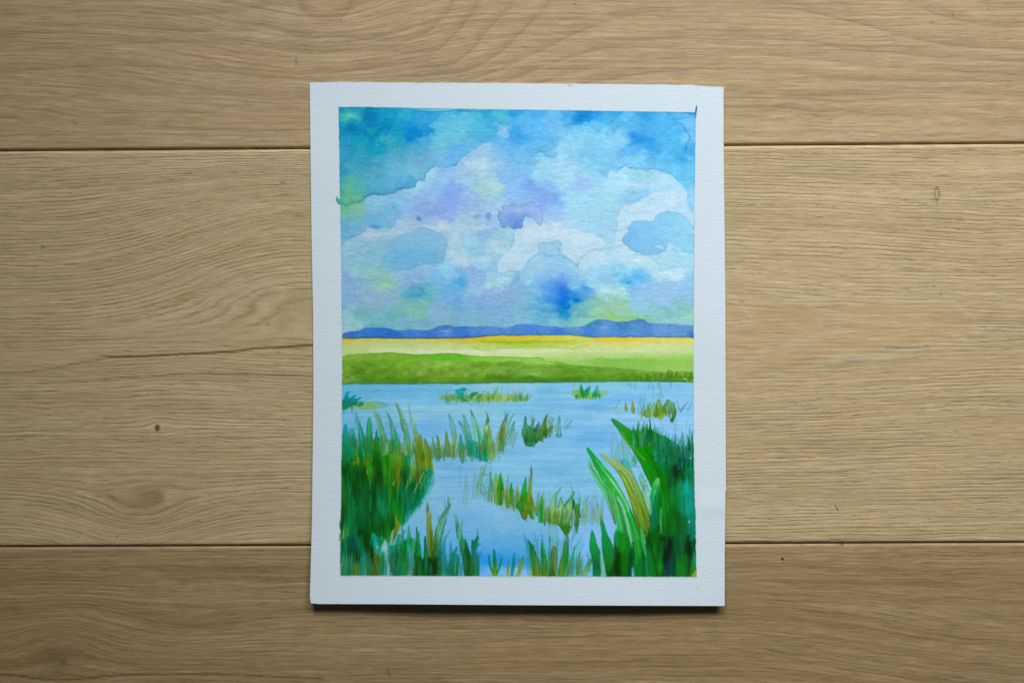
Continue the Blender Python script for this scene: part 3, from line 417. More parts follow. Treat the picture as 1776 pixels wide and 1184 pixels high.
def paint_far_grass():
    # tuft at the far left
    poly([(600, 709), (604, 700), (625, 697), (645, 696), (660, 702), (672, 706), (650, 709)], [((600, 700), (668, 704)), (110, 180, 130), (128, 182, 100), (110, 175, 95), (110, 180, 190)], .85, 1, .12)
    poly([(650, 696), (690, 700), (684, 706), (668, 706)], (95, 175, 205), .5, 1.5)
    for b in [[(596, 706), (600, 695), (602, 684), (606, 679)], [(604, 700), (610, 691), (617, 685)], [(614, 702), (618, 694), (627, 689)], [(606, 703), (612, 697), (616, 690)]]:
        blade(b, [9, 10, 6, 2][-len(b):], [(0, 125, 90), (0, 140, 140), (10, 150, 175)], .9, .12)
    poly([(593, 710), (592, 695), (600, 692), (612, 694), (606, 703), (602, 709)], [((598, 692), (600, 710)), (0, 130, 140), (0, 128, 100), (0, 130, 70)], .9, 1)
    blade([(622, 704), (625, 702), (631, 698)], [4, 3.4, 1.5], (0, 105, 90), .85)
    line([(594, 712), (596, 716), (599, 712)], 1.1, (40, 150, 160), .6)
    line([(618, 700), (640, 690), (648, 680), (660, 677)], 1.6, (70, 165, 170), .45)
    line([(622, 688), (634, 682), (646, 681)], 1.8, (100, 180, 195), .4)
    line([(652, 696), (662, 700), (672, 703)], 1.4, (60, 140, 130), .6)
    # island in the middle of the far water
    poly([(762, 693), (764, 686), (780, 685), (800, 687), (820, 684), (840, 683), (860, 682), (885, 684), (905, 688), (918, 690), (905, 696), (880, 697), (840, 697), (800, 696), (775, 694)], [((762, 690), (918, 690)), (120, 178, 130), (125, 178, 70), (140, 184, 90), (140, 185, 55), (146, 186, 85), (150, 195, 120), (140, 186, 100)], .85, 1.6, .12, 1.5, .6, 1.0)
    rr = np.random.RandomState(3)
    for i in range(46):
        x = rr.uniform(764, 914); h = rr.uniform(6, 20)
        tuft(x, 694 + rr.uniform(-3, 0), h, rr.uniform(3, 6), rr.uniform(-2, 7), [(130, 185, 110), (118, 178, 70), (150, 196, 140), (110, 175, 120)][rr.randint(4)], rr.uniform(.25, .5), .25)
    for (p, wd, c, a) in [([(805, 694), (797, 684), (792, 675)], [4, 7, 6], [(0, 140, 60), (0, 165, 140), (10, 165, 165)], .9), ([(803, 692), (802, 680), (808, 673)], [5, 7, 3], [(0, 140, 70), (0, 165, 150), (10, 150, 150)], .8), ([(796, 676), (804, 673), (811, 676)], [4, 4, 1], (10, 155, 150), .8), ([(815, 691), (820, 684), (830, 680)], [5, 7, 2], [(20, 155, 70), (0, 145, 60), (30, 150, 70)], .9), ([(828, 690), (832, 686), (836, 684)], [5, 5, 2], (20, 150, 70), .8), ([(792, 688), (802, 692), (810, 696)], [4, 5, 3], (10, 140, 50), .7), ([(852, 690), (858, 682), (866, 670)], [6, 5, 1], (110, 172, 60), .7), ([(846, 692), (852, 690), (858, 692)], [4, 4, 2], (118, 165, 20), .6)]:
        blade(p, wd, c, a, .15)
    for x in (783, 871):
        line([(x, 664), (x, 692)], .9, (90, 165, 150), .4)
    for p in [[(771, 697), (775, 703), (780, 697)], [(814, 699), (817, 702), (820, 699)], [(830, 698), (832, 704), (838, 700), (837, 696)]]:
        line(p, 1.1, (70, 170, 170), .6)
    for x, h in [(888, 16), (896, 18), (903, 19), (910, 13), (915, 11), (917, 9)]:
        line([(x, 693), (x + 3, 693 - h * .6), (x + 6, 693 - h)], 1.0, (110, 170, 130), .5)
    poly([(902, 693), (910, 690), (913, 692), (911, 695), (904, 695)], (105, 165, 60), .8, .8)
    # small island to the right of it
    poly([(992, 684), (996, 677), (1006, 675), (1016, 679), (1030, 680), (1046, 679), (1056, 680), (1046, 686), (1028, 691), (1010, 690), (998, 688)], [((992, 682), (1056, 682)), (120, 185, 90), (140, 185, 40), (110, 190, 60), (130, 200, 80), (120, 200, 80), (140, 200, 170)], .9, 1.0, .14)
    for (p, wd, c) in [([(1013, 688), (1009, 678), (1008, 666)], [7, 7, 2], [(10, 140, 60), (10, 150, 60), (60, 165, 90)]), ([(1014, 688), (1018, 678), (1024, 670)], [8, 9, 3], [(0, 145, 70), (0, 155, 90), (20, 150, 110)]), ([(1033, 687), (1034, 678), (1036, 669)], [9, 6, 2.4], [(0, 160, 80), (30, 160, 130), (60, 160, 170)])]:
        blade(p, wd, c, .9, .18)
    for p in [[(995, 680), (996, 664)], [(1002, 678), (1006, 664), (1008, 660)], [(1024, 672), (1022, 664)], [(1037, 678), (1038, 668), (1034, 662)]]:
        line(p, 1.1, (90, 170, 130), .5)
    line([(990, 682), (984, 683)], 1.2, (100, 170, 190), .4)
    # clump at the right of the far water
    poly([(1057, 714), (1065, 705), (1080, 704), (1088, 712), (1075, 716)], (130, 186, 190), .5, 2)
    blade([(1086, 713), (1086, 708), (1085, 698)], [3, 6, 1], (140, 140, 30), .8, .15); blade([(1099, 717), (1098, 710), (1097, 694)], [3, 7.5, .8], (140, 145, 20), .85, .15)
    for p in [[(1108, 716), (1107, 706), (1109, 697)], [(1110, 717), (1112, 706), (1110, 696)], [(1118, 706), (1113, 694), (1110, 687)], [(1118, 710), (1118, 696), (1117, 686)], [(1066, 708), (1072, 700), (1076, 694)], [(1144, 690), (1146, 680), (1141, 664)], [(1150, 688), (1147, 676), (1143, 664)], [(1181, 714), (1186, 705), (1193, 698)], [(1178, 712), (1177, 704), (1174, 694)], [(1192, 712), (1196, 704), (1200, 698)]]:
        line(p, 1.0, (60, 140, 150), .55)
    blade([(1144, 689), (1146, 676), (1143, 664)], [7, 6, 3], (130, 192, 190), .6, .15)
    for (p, wd, c, a) in [([(1120, 722), (1124, 712), (1126, 700)], [14, 8, 2], (150, 186, 110), .75), ([(1130, 722), (1130, 710), (1127, 698)], [10, 8, 3], (120, 184, 120), .75), ([(1136, 718), (1135, 708), (1134, 697)], [7, 6, 2], (110, 180, 120), .7), ([(1143, 722), (1143, 706), (1142, 692)], [16, 12, 4], [(120, 150, 0), (110, 165, 40), (100, 160, 90)], .92), ([(1150, 718), (1154, 704), (1160, 692)], [8, 7, 3], [(100, 140, 10), (70, 140, 50), (80, 160, 90)], .85), ([(1158, 718), (1160, 708), (1164, 696)], [10, 12, 5], (90, 176, 120), .75), ([(1166, 716), (1168, 708), (1166, 698)], [8, 9, 4], (80, 165, 120), .7)]:
        blade(p, wd, c, a, .28)
    poly([(1132, 716), (1140, 714), (1152, 714), (1154, 720), (1146, 727), (1140, 724), (1134, 722)], [((1134, 716), (1150, 726)), (125, 150, 0), (120, 150, 10), (120, 180, 80)], .85, 1, .15)
    poly([(1168, 712), (1172, 708), (1173, 714), (1171, 724), (1168, 731), (1163, 732), (1162, 728), (1165, 722)], [((1168, 708), (1166, 732)), (30, 140, 60), (10, 115, 40), (20, 125, 60)], .92, .9, .15)
    blade([(1179, 714), (1185, 706), (1192, 698)], [2, 2.4, 1], (50, 135, 140), .7)
    for x, y, h in [(1094, 664, 10), (1100, 664, 14), (1124, 665, 11), (1131, 666, 20), (1162, 664, 8), (1088, 664, 8)]:
        blade([(x, y), (x + 2, y + h * .5), (x + 1, y + h)], [4, 3.5, 1.5], (100, 180, 190), .45, .2)


def paint_mid_grass():
    rr = np.random.RandomState(11)
    # pale blades at the centre
    for (p, wd, c, a) in [
        ([(790, 792), (789, 760), (784, 735), (778, 717)], [7, 9, 8, 1], [(90, 160, 40), (110, 175, 120), (100, 175, 190), (90, 165, 185)], .75),
        ([(815, 790), (812, 765), (803, 742), (794, 729)], [11, 9, 6, 1], [(0, 140, 110), (20, 150, 140), (80, 170, 175), (70, 155, 165)], .8),
        ([(818, 785), (814, 758), (808, 736), (803, 718)], [9, 9, 7, 1], [(0, 135, 90), (40, 155, 140), (90, 175, 160), (80, 160, 180)], .75),
        ([(832, 785), (829, 755), (823, 732), (816, 710)], [12, 12, 9, 1], [(10, 150, 140), (50, 160, 120), (90, 175, 140), (70, 150, 160)], .8),
        ([(842, 800), (842, 770), (843, 742), (846, 718)], [8, 8, 7, 1], [(0, 130, 60), (20, 140, 50), (80, 160, 50), (90, 165, 110)], .85),
        ([(852, 795), (851, 775), (849, 755), (846, 735)], [7, 10, 8, 3], [(90, 170, 120), (120, 160, 60), (100, 165, 60), (90, 165, 130)], .75),
        ([(866, 782), (868, 760), (874, 735), (882, 715)], [10, 14, 9, 1], [(110, 170, 110), (110, 150, 40), (110, 168, 120), (100, 170, 190)], .8),
        ([(872, 768), (877, 750), (884, 730), (893, 716)], [5, 6, 4, 1], [(100, 150, 30), (110, 160, 60), (100, 170, 170), (90, 165, 190)], .7),
        ([(872, 775), (880, 757), (888, 742), (893, 729)], [5, 7, 6, 1], [(60, 155, 120), (90, 175, 190), (70, 155, 175), (60, 145, 165)], .75),
        ([(884, 770), (888, 755), (893, 742)], [4, 6, 2], (100, 175, 160), .6),
        ([(889, 775), (893, 760), (897, 748)], [3, 5, 2], (110, 178, 165), .55),
        ([(802, 803), (800, 785), (799, 752)], [4, 10, 3], [(60, 160, 150), (0, 145, 130), (30, 150, 180)], .8),
        ([(777, 792), (776, 770), (774, 745)], [6, 8, 1], [(80, 130, 10), (100, 140, 10), (80, 160, 90)], .85),
        ([(762, 795), (761, 770), (758, 752)], [7, 6, 1], [(110, 125, 0), (90, 140, 20), (60, 150, 160)], .85),
        ([(745, 795), (742, 775), (737, 760)], [7, 6, 2], [(130, 130, 0), (110, 150, 40), (60, 150, 150)], .85),
        ([(754, 785), (752, 768), (750, 756)], [4, 4, 1], (80, 150, 120), .6)]:
        blade(p, wd, c, a, .3)
    for x in range(736, 868, 5):
        y = 795 + rr.uniform(-4, 8)
        blade([(x, y - 24), (x + rr.uniform(-1, 1), y - 10), (x + rr.uniform(-2, 2), y)], [5, 5, 2.5], [(60, 150, 120), (110, 140, 20), (120, 180, 170), (0, 145, 130), (90, 155, 60)][rr.randint(5)], .5, .3)
    mass([(808, 770), (820, 765), (840, 770), (856, 770), (860, 790), (850, 800), (842, 797), (838, 798), (828, 795), (815, 790)], [(815, 780, (0, 140, 130)), (825, 785, (0, 140, 140)), (835, 778, (60, 160, 110)), (842, 785, (0, 125, 60)), (850, 780, (120, 155, 50)), (838, 792, (0, 150, 160)), (855, 790, (110, 175, 120))], 5, 10, .75)
    blob(844, 741, 4, 4, (190, 212, 160), .85, .3, 0, .2); blob(849, 749, 4.5, 4.5, (176, 212, 180), .85, .3, 0, .2)
    line([(845, 796), (846, 802), (851, 803), (853, 796)], 1.1, (60, 150, 150), .6)
    line([(843, 803), (840, 815), (836, 832), (833, 846), (832, 852)], 1.6, (80, 160, 140), .55)
    # dark clump right of centre
    poly([(910, 722), (913, 723), (914, 735), (920, 740), (926, 740), (932, 744), (937, 735), (935, 745), (931, 755), (938, 745), (943, 732), (950, 718), (948, 726), (946, 740), (950, 745), (959, 738), (952, 748), (948, 757), (944, 754), (936, 762), (930, 770), (922, 774), (914, 774), (910, 768), (905, 752), (907, 740)],
         [(910, 745, (50, 150, 120)), (912, 730, (40, 150, 140)), (916, 755, (30, 140, 80)), (925, 745, (40, 145, 60)), (920, 765, (10, 135, 90)), (935, 750, (90, 150, 50)), (945, 740, (60, 120, 10)), (947, 750, (20, 80, 0)), (932, 764, (20, 95, 10)), (940, 760, (70, 120, 30)), (926, 757, (20, 130, 60))], .93, .8, .3, 1.4, .3, .8)
    for (p, wd, c, a) in [([(928, 750), (930, 742), (935, 732)], [4, 5, 2], (0, 110, 110), .8), ([(938, 765), (941, 742), (949, 718)], [8, 9, 1.5], [(60, 110, 10), (90, 140, 40), (70, 130, 60)], .7), ([(946, 752), (952, 744), (959, 738)], [4, 4, 2], (40, 110, 30), .85), ([(920, 742), (923, 734), (927, 726)], [5, 4, 1.5], (70, 155, 130), .6), ([(956, 748), (957, 735), (959, 724)], [5, 6, 3], (100, 170, 150), .6), ([(952, 750), (952, 738), (951, 728)], [7, 8, 3], (110, 175, 140), .55), ([(970, 755), (969, 740), (970, 721)], [8, 6, 3], [(60, 160, 150), (100, 180, 180), (60, 140, 160)], .7), ([(964, 748), (966, 738), (969, 730)], [5, 6, 2], (120, 184, 170), .5), ([(981, 744), (986, 736), (992, 728)], [3, 4.5, 2], (110, 178, 190), .6), ([(976, 742), (981, 732), (986, 724)], [4, 4, 1], (120, 185, 215), .4)]:
        blade(p, wd, c, a, .35)
    line([(966, 752), (967, 756), (972, 756), (973, 751)], 1.3, (30, 120, 130), .65)
    blob(926, 769, 2.2, 1.2, (150, 205, 215), .9, .1, 0, 0)
    blob(1004, 755, 2, 2, (100, 165, 210), .5, 0, 0, 0)
    # pale reflections left of the diagonal clump
    for (p, wd, c, a) in [([(832, 856), (831, 838), (838, 808)], [12, 9, 5], (110, 175, 150), .6), ([(806, 874), (808, 850), (808, 822)], [8, 7, 2], (110, 176, 175), .45), ([(798, 840), (798, 825), (797, 806)], [4, 3, 1], (110, 176, 195), .35), ([(823, 862), (824, 840), (823, 818)], [8, 8, 2], (110, 178, 185), .45), ([(842, 870), (842, 850), (845, 822)], [7, 6, 3], (110, 178, 170), .4), ([(850, 852), (850, 836), (849, 818)], [5, 5, 3], (80, 165, 140), .5)]:
        blade(p, wd, c, a, .25, 1.2)
    line([(832, 850), (836, 857), (842, 855), (840, 846), (836, 838)], 1.1, (60, 130, 130), .65)
    line([(828, 846), (832, 832), (836, 822), (842, 822)], 1.1, (50, 135, 120), .6)
    # diagonal clump
    for (p, wd, c, a) in [([(862, 872), (861, 850), (859, 822)], [10, 10, 3], [(150, 180, 110), (140, 160, 60), (110, 170, 60)], .8), ([(867, 875), (868, 850), (868, 820)], [9, 13, 2], [(0, 145, 10), (10, 140, 0), (40, 160, 60)], .95), ([(854, 852), (852, 838), (850, 818)], [4, 6, 2], (40, 150, 120), .7), ([(878, 862), (879, 850), (882, 822)], [8, 6, 1], [(150, 160, 60), (120, 165, 70), (110, 175, 170)], .75), ([(882, 880), (880, 868), (874, 850)], [4, 6, 6], [(20, 150, 20), (80, 150, 30), (120, 170, 110)], .8), ([(886, 874), (886, 855), (887, 836)], [4, 6.5, 2], [(10, 145, 10), (20, 145, 20), (0, 150, 140)], .9), ([(897, 870), (897, 858), (896, 842)], [8, 8, 2], [(110, 165, 90), (150, 135, 20), (140, 170, 110)], .8),
                          ([(908, 890), (908, 862), (912, 826)], [12, 13, 1], [(20, 140, 0), (10, 150, 20), (20, 165, 130)], .9), ([(919, 878), (918, 858), (923, 818)], [12, 9, 1], [(150, 140, 10), (130, 150, 30), (110, 180, 180)], .75)]:
        blade(p, wd, c, a, .18)
    poly([(893, 878), (900, 868), (906, 860), (912, 856), (918, 854), (922, 860), (926, 872), (928, 882), (925, 890), (926, 899), (920, 899), (916, 890), (914, 897), (910, 901), (905, 897), (903, 892), (900, 884)], [(900, 878, (10, 130, 0)), (908, 868, (10, 125, 0)), (906, 885, (40, 130, 0)), (916, 865, (90, 130, 0)), (924, 875, (170, 130, 0)), (920, 866, (160, 140, 10)), (910, 896, (120, 120, 10)), (914, 884, (150, 150, 10)), (921, 892, (40, 140, 10))], .95, .8, .12, 1.5, .3, .6)
    poly([(905, 894), (910, 898), (912, 900), (909, 902)], (60, 80, 90), .7, .8)
    blade([(931, 895), (932, 872), (935, 852)], [3, 6, 2.5], [(30, 140, 40), (90, 165, 120), (110, 180, 160)], .75, .25)
    blade([(938, 906), (938, 884), (940, 858)], [8, 7, 3], [(0, 160, 30), (10, 150, 20), (110, 180, 120)], .92, .1)
    blade([(945, 904), (944, 880), (942, 850)], [5, 6, 2], (130, 184, 130), .6, .15)
    for (p, wd, c, a) in [([(942, 912), (946, 918), (952, 920)], [8, 9, 7], (105, 175, 200), .55), ([(870, 878), (880, 884), (888, 886)], [8, 8, 5], (130, 180, 175), .4)]:
        blade(p, wd, c, a, .1, 1.8)
    poly([(950, 895), (949, 886), (954, 874), (960, 860), (967, 850), (974, 844), (969, 854), (964, 866), (964, 877), (968, 878), (970, 868), (974, 863), (976, 872), (980, 876), (985, 868), (992, 858), (994, 853), (996, 855), (994, 865), (998, 872), (996, 880), (990, 900), (985, 925), (980, 927), (972, 914), (962, 908), (955, 906)], [(955, 888, (130, 190, 140)), (960, 870, (125, 190, 150)), (968, 852, (110, 180, 150)), (958, 902, (140, 140, 10)), (960, 893, (140, 150, 30)), (972, 885, (120, 184, 130)), (986, 875, (120, 184, 130)), (985, 890, (110, 160, 100)), (978, 900, (110, 170, 110)), (975, 912, (30, 130, 20)), (985, 915, (40, 110, 10)), (993, 865, (60, 160, 90))], .88, .8, .3, 1.3, .3, .5)
    line([(973, 906), (974, 890), (978, 877)], 1.1, (40, 110, 60), .7); line([(978, 877), (984, 868), (992, 858), (994, 852)], 1.4, (10, 110, 50), .7); line([(950, 900), (953, 906), (962, 908), (970, 909)], 1.3, (40, 130, 50), .7); line([(964, 866), (964, 877), (968, 878), (970, 868), (974, 862), (975, 872)], 1.0, (50, 130, 90), .65)
    poly([(993, 864), (996, 868), (997, 876), (994, 884), (992, 880)], (10, 80, 10), .85, .8)
    poly([(971, 912), (980, 912), (992, 912), (990, 920), (986, 927), (981, 926), (977, 921)], (40, 115, 10), .8, 1.2, .1)
    blade([(1003, 898), (1001, 882), (1004, 872)], [10, 9, 6], [(60, 120, 30), (20, 110, 10), (0, 160, 30)], .92, .15)
    poly([(998, 900), (1005, 898), (1004, 912), (1002, 924), (998, 918)], [((1001, 898), (1001, 926)), (60, 120, 30), (30, 110, 30), (40, 150, 130)], .85, .9, .2)
    for p, wd, a in [([(1012, 910), (1013, 890), (1016, 866)], [8, 10, 4], .65), ([(1010, 890), (1016, 874), (1021, 858)], [3, 3, 1], .4), ([(1028, 910), (1028, 890), (1031, 862)], [4, 5, 1], .4), ([(1040, 908), (1036, 890), (1037, 872)], [9, 10, 2], .6), ([(1044, 905), (1044, 880), (1046, 858)], [4, 4, 1], .4), ([(1018, 888), (1024, 870), (1034, 852)], [3, 2.4, 1], .35), ([(996, 878), (1004, 868), (1008, 860)], [2, 2, 1], .4)]:
        blade(p, wd, (115, 180, 145), a, .3)
    poly([(952, 908), (964, 910), (968, 930), (967, 950), (955, 950), (952, 930)], (95, 175, 190), .6, 1.2, .25, 1.4)
    poly([(982, 928), (986, 928), (987, 952), (986, 975), (976, 975), (980, 945)], [((983, 928), (981, 975)), (90, 170, 170), (70, 160, 150), (30, 140, 60)], .8, .9, .3)
    blade([(995, 915), (996, 926), (994, 936)], [4, 5, 2], (70, 165, 180), .5)


def paint_left_mass():
    D = [(590, 765, (0, 140, 150)), (600, 772, (0, 132, 116)), (611, 768, (0, 142, 130)), (626, 772, (0, 132, 92)), (640, 775, (60, 132, 40)), (650, 785, (0, 96, 10)), (666, 775, (90, 160, 60)), (686, 772, (110, 166, 70)), (702, 774, (122, 168, 84)), (709, 774, (130, 180, 135)), (727, 768, (106, 118, 8)), (731, 790, (96, 122, 0)), (720, 775, (110, 170, 120)),
         (600, 796, (0, 106, 50)), (617, 797, (104, 138, 14)), (637, 795, (98, 136, 4)), (628, 790, (40, 112, 12)), (651, 802, (0, 80, 10)), (645, 790, (54, 152, 24)), (668, 790, (10, 132, 0)), (680, 790, (60, 146, 12)), (696, 795, (82, 152, 30)), (708, 790, (0, 150, 152)), (717, 800, (92, 166, 104)), (700, 805, (60, 140, 20)), (740, 800, (110, 130, 10)), (752, 800, (120, 150, 40)), (762, 795, (130, 165, 80)),
         (601, 820, (0, 70, 12)), (615, 820, (0, 90, 22)), (630, 822, (0, 74, 6)), (642, 815, (32, 132, 12)), (655, 826, (0, 62, 4)), (675, 826, (44, 134, 14)), (688, 814, (90, 116, 12)), (701, 824, (0, 78, 20)), (706, 814, (0, 122, 74)), (723, 822, (106, 118, 8)), (713, 826, (92, 152, 84)), (716, 842, (0, 78, 40)), (735, 828, (0, 112, 60)), (726, 846, (0, 96, 42)), (690, 832, (96, 120, 20)), (744, 822, (20, 130, 110)),
         (600, 850, (0, 102, 52)), (619, 842, (0, 58, 8)), (630, 852, (0, 92, 42)), (646, 862, (0, 74, 36)), (666, 856, (0, 112, 62)), (680, 850, (10, 102, 0)), (700, 850, (0, 116, 82)), (590, 858, (66, 124, 74)), (592, 880, (0, 80, 22)), (610, 880, (0, 112, 66)), (640, 890, (0, 84, 40)), (666, 880, (0, 126, 82)), (690, 880, (0, 112, 30)), (706, 880, (0, 112, 92)), (716, 868, (0, 106, 60)), (736, 866, (0, 146, 152)), (728, 860, (0, 110, 70)), (744, 848, (20, 150, 160)),
         (600, 902, (0, 112, 60)), (625, 906, (0, 84, 40)), (650, 900, (0, 102, 50)), (676, 906, (0, 94, 20)), (695, 898, (0, 122, 22)), (706, 900, (0, 142, 142)), (598, 926, (62, 142, 92)), (592, 938, (60, 130, 80)), (610, 930, (0, 102, 50)), (626, 930, (0, 58, 24)), (641, 925, (0, 74, 14)), (660, 915, (0, 86, 22)), (690, 909, (96, 146, 30)), (680, 922, (20, 110, 20)), (670, 932, (0, 100, 20)), (684, 930, (80, 150, 60))]
    mass([(592, 770), (600, 758), (615, 760), (640, 762), (665, 760), (690, 768), (705, 774), (728, 760), (745, 772), (750, 800), (752, 815), (746, 836), (738, 856), (724, 880), (712, 894), (702, 906), (694, 914), (686, 930), (676, 948), (660, 960), (592, 960)], D, 6, 12, 1.0, 2.0, 6.0, .8, .14)
    for (p, wd, c, a) in [  # blades standing above the thicket
        ([(602, 800), (600, 765), (599, 736)], [16, 13, 5], [(0, 110, 60), (0, 138, 125), (10, 150, 190)], .88), ([(612, 800), (611, 765), (610, 742)], [14, 14, 8], [(0, 110, 50), (0, 140, 130), (40, 160, 190)], .85), ([(634, 800), (629, 765), (624, 740), (617, 714)], [14, 13, 7, 1], [(0, 120, 50), (0, 132, 90), (40, 150, 170), (70, 150, 190)], .85), ([(617, 745), (616, 728), (615, 712)], [3, 3, 1], (90, 165, 200), .5),
        ([(640, 800), (640, 760), (641, 735), (641, 722)], [12, 12, 9, 3], [(60, 130, 30), (0, 138, 80), (30, 170, 115), (60, 175, 150)], .9), ([(651, 805), (652, 770), (653, 744)], [9, 9, 2], [(0, 80, 0), (0, 120, 40), (0, 140, 140)], .9), ([(668, 790), (664, 760), (657, 730), (648, 712)], [12, 12, 8, 2], [(90, 160, 60), (20, 140, 90), (100, 175, 130), (120, 185, 170)], .8), ([(670, 780), (663, 750), (656, 725), (652, 712)], [5, 6, 4, 1], [(20, 150, 160), (100, 175, 140), (100, 170, 170), (90, 165, 180)], .6), ([(690, 795), (684, 758), (677, 730), (669, 712)], [16, 12, 5, 1], [(100, 150, 40), (10, 145, 90), (60, 150, 150), (70, 150, 180)], .85), ([(665, 748), (660, 730), (656, 715)], [4, 4, 1], (60, 150, 130), .5), ([(675, 752), (670, 735), (668, 722)], [3, 3, 1], (110, 180, 190), .5),
        ([(706, 790), (705, 758), (696, 722), (686, 698)], [14, 13, 7, 2], [(110, 175, 140), (60, 160, 150), (100, 178, 130), (125, 180, 165)], .85), ([(728, 800), (724, 762), (714, 730), (708, 702)], [10, 11, 5, 1], [(115, 115, 0), (100, 140, 40), (105, 178, 160), (110, 178, 190)], .85), ([(702, 745), (698, 725), (696, 710)], [5, 4, 1], (100, 178, 160), .5), ([(733, 790), (730, 765), (730, 752)], [9, 7, 2], [(120, 120, 0), (130, 140, 10), (60, 130, 100)], .7), ([(745, 800), (741, 780), (737, 760)], [8, 7, 1], [(120, 120, 0), (110, 140, 30), (60, 150, 150)], .75)]:
        blade(p, wd, c, a, .12)
    for p in [[(680, 790), (679, 760), (684, 730)], [(653, 745), (653, 765)], [(698, 752), (700, 775), (698, 785)]]:
        line(p, 1.0, (140, 195, 225), .5)
    for p, wd, a in [([(699, 748), (696, 765), (697, 785)], [2, 8, 2], .85), ([(620, 752), (622, 770), (621, 782)], [2, 5, 1], .85), ([(717, 758), (719, 780), (718, 800)], [2, 5, 1], .75), ([(733, 762), (736, 775), (738, 790)], [2, 4, 1], .7), ([(671, 768), (671, 780), (669, 788)], [3, 6, 1], .55)]:
        blade(p, wd, (118, 182, 215), a, 0, .9)
    for p in [[(707, 832), (706, 842), (704, 848)], [(735, 818), (726, 835), (717, 855)], [(738, 826), (733, 836), (729, 846)], [(688, 826), (683, 835), (681, 840)], [(645, 833), (642, 838)], [(637, 815), (637, 822)], [(717, 862), (714, 870)], [(724, 836), (720, 848)]]:
        line(p, .9, (140, 200, 150), .6)
    rr = np.random.RandomState(21)
    for i in range(70):                                         # drawn-over darker strokes
        x = rr.uniform(594, 735); y = rr.uniform(800, 930)
        if x > 592 + (1005 - y) * 0.75:
            continue
        h = rr.uniform(14, 40)
        line([(x, y - h / 2), (x + rr.uniform(-2, 4), y), (x + rr.uniform(-4, 3), y + h / 2)], rr.uniform(1.2, 3), [(0, 60, 8), (0, 84, 30), (14, 110, 20), (0, 110, 70)][rr.randint(4)], rr.uniform(.2, .5), .5, .3)
    poly([(753, 812), (752, 838), (742, 858), (728, 880), (712, 897), (706, 904), (700, 906), (708, 890), (722, 870), (736, 850), (746, 832)], [((750, 815), (704, 904)), (60, 165, 180), (20, 150, 165), (0, 142, 150), (40, 160, 185)], .6, 1.2, .05)
    line([(748, 842), (735, 866), (720, 886), (712, 896)], 1.1, (150, 205, 225), .6)
    line([(757, 830), (752, 850), (745, 862)], 2, (120, 190, 195), .4)
    # band along the lower edge
    B = [(600, 950, (0, 96, 60)), (607, 962, (0, 68, 40)), (615, 950, (0, 70, 70)), (618, 970, (0, 50, 22)), (625, 945, (0, 112, 60)), (636, 935, (0, 58, 10)), (650, 936, (0, 150, 140)), (645, 966, (0, 48, 0)), (655, 958, (20, 168, 188)), (667, 950, (140, 192, 220)), (660, 940, (0, 130, 80)), (680, 950, (0, 140, 112)), (686, 942, (60, 160, 160)), (700, 950, (0, 122, 42)), (712, 950, (0, 150, 72)), (600, 976, (0, 132, 122)), (594, 990, (0, 142, 132)), (606, 990, (0, 118, 110)), (617, 988, (132, 142, 0)), (632, 974, (0, 138, 150)), (632, 990, (60, 180, 200)), (648, 988, (120, 112, 0)), (655, 972, (60, 92, 0)), (665, 978, (0, 130, 70)), (672, 988, (96, 176, 215)), (680, 978, (0, 78, 62)), (690, 978, (0, 58, 60)), (701, 974, (0, 122, 42)), (712, 984, (56, 164, 222)), (711, 958, (60, 160, 200)), (722, 965, (0, 88, 40)), (640, 992, (0, 110, 40)), (683, 994, (90, 160, 150)), (697, 990, (0, 110, 60)), (705, 992, (120, 180, 160))]
    mass([(588, 945), (610, 930), (640, 925), (662, 930), (676, 945), (690, 940), (700, 935), (712, 930), (722, 945), (726, 1004), (588, 1004)], B, 4.5, 10, .96, 2.5, 5, .8, .12)
    for (p, wd, c, a) in [([(648, 1000), (645, 970), (637, 930)], [12, 9, 4], [(70, 84, 0), (0, 56, 6), (10, 75, 5)], .8), ([(617, 1000), (618, 985), (617, 974)], [12, 9, 2], [(135, 140, 0), (110, 130, 0), (40, 110, 10)], .8), ([(650, 1000), (648, 988), (647, 972)], [14, 8, 2], [(120, 110, 0), (110, 105, 0), (60, 90, 0)], .5), ([(686, 1000), (684, 970), (692, 925)], [10, 12, 2], [(0, 80, 60), (0, 110, 70), (0, 140, 90)], .7), ([(700, 1000), (699, 965), (698, 930)], [10, 11, 3], [(10, 140, 60), (0, 110, 30), (20, 140, 100)], .8), ([(709, 990), (708, 950), (709, 910)], [9, 8, 2], [(0, 120, 30), (0, 150, 80), (20, 155, 140)], .85), ([(690, 945), (696, 928), (704, 918)], [7, 6, 2], (20, 145, 120), .6), ([(716, 998), (716, 960), (718, 932)], [5, 4, 1], [(0, 100, 60), (90, 150, 140), (110, 165, 190)], .6), ([(671, 1000), (670, 970), (668, 944)], [4, 7, 6], [(120, 185, 220), (80, 170, 210), (150, 200, 225)], .7), ([(711, 1000), (712, 975), (710, 945)], [9, 7, 2], [(130, 185, 225), (40, 150, 210), (60, 170, 220)], .85), ([(632, 1000), (629, 978), (625, 965)], [6, 5, 2], [(120, 195, 205), (20, 150, 180), (0, 130, 140)], .6), ([(655, 955), (652, 940), (648, 925)], [6, 6, 3], (30, 170, 185), .6), ([(677, 945), (680, 930), (681, 918)], [3, 6, 3], (130, 185, 225), .8), ([(678, 935), (684, 920), (690, 905)], [5, 5, 3], [(110, 170, 80), (130, 160, 40), (110, 150, 30)], .6)]:
        blade(p, wd, c, a, .12)
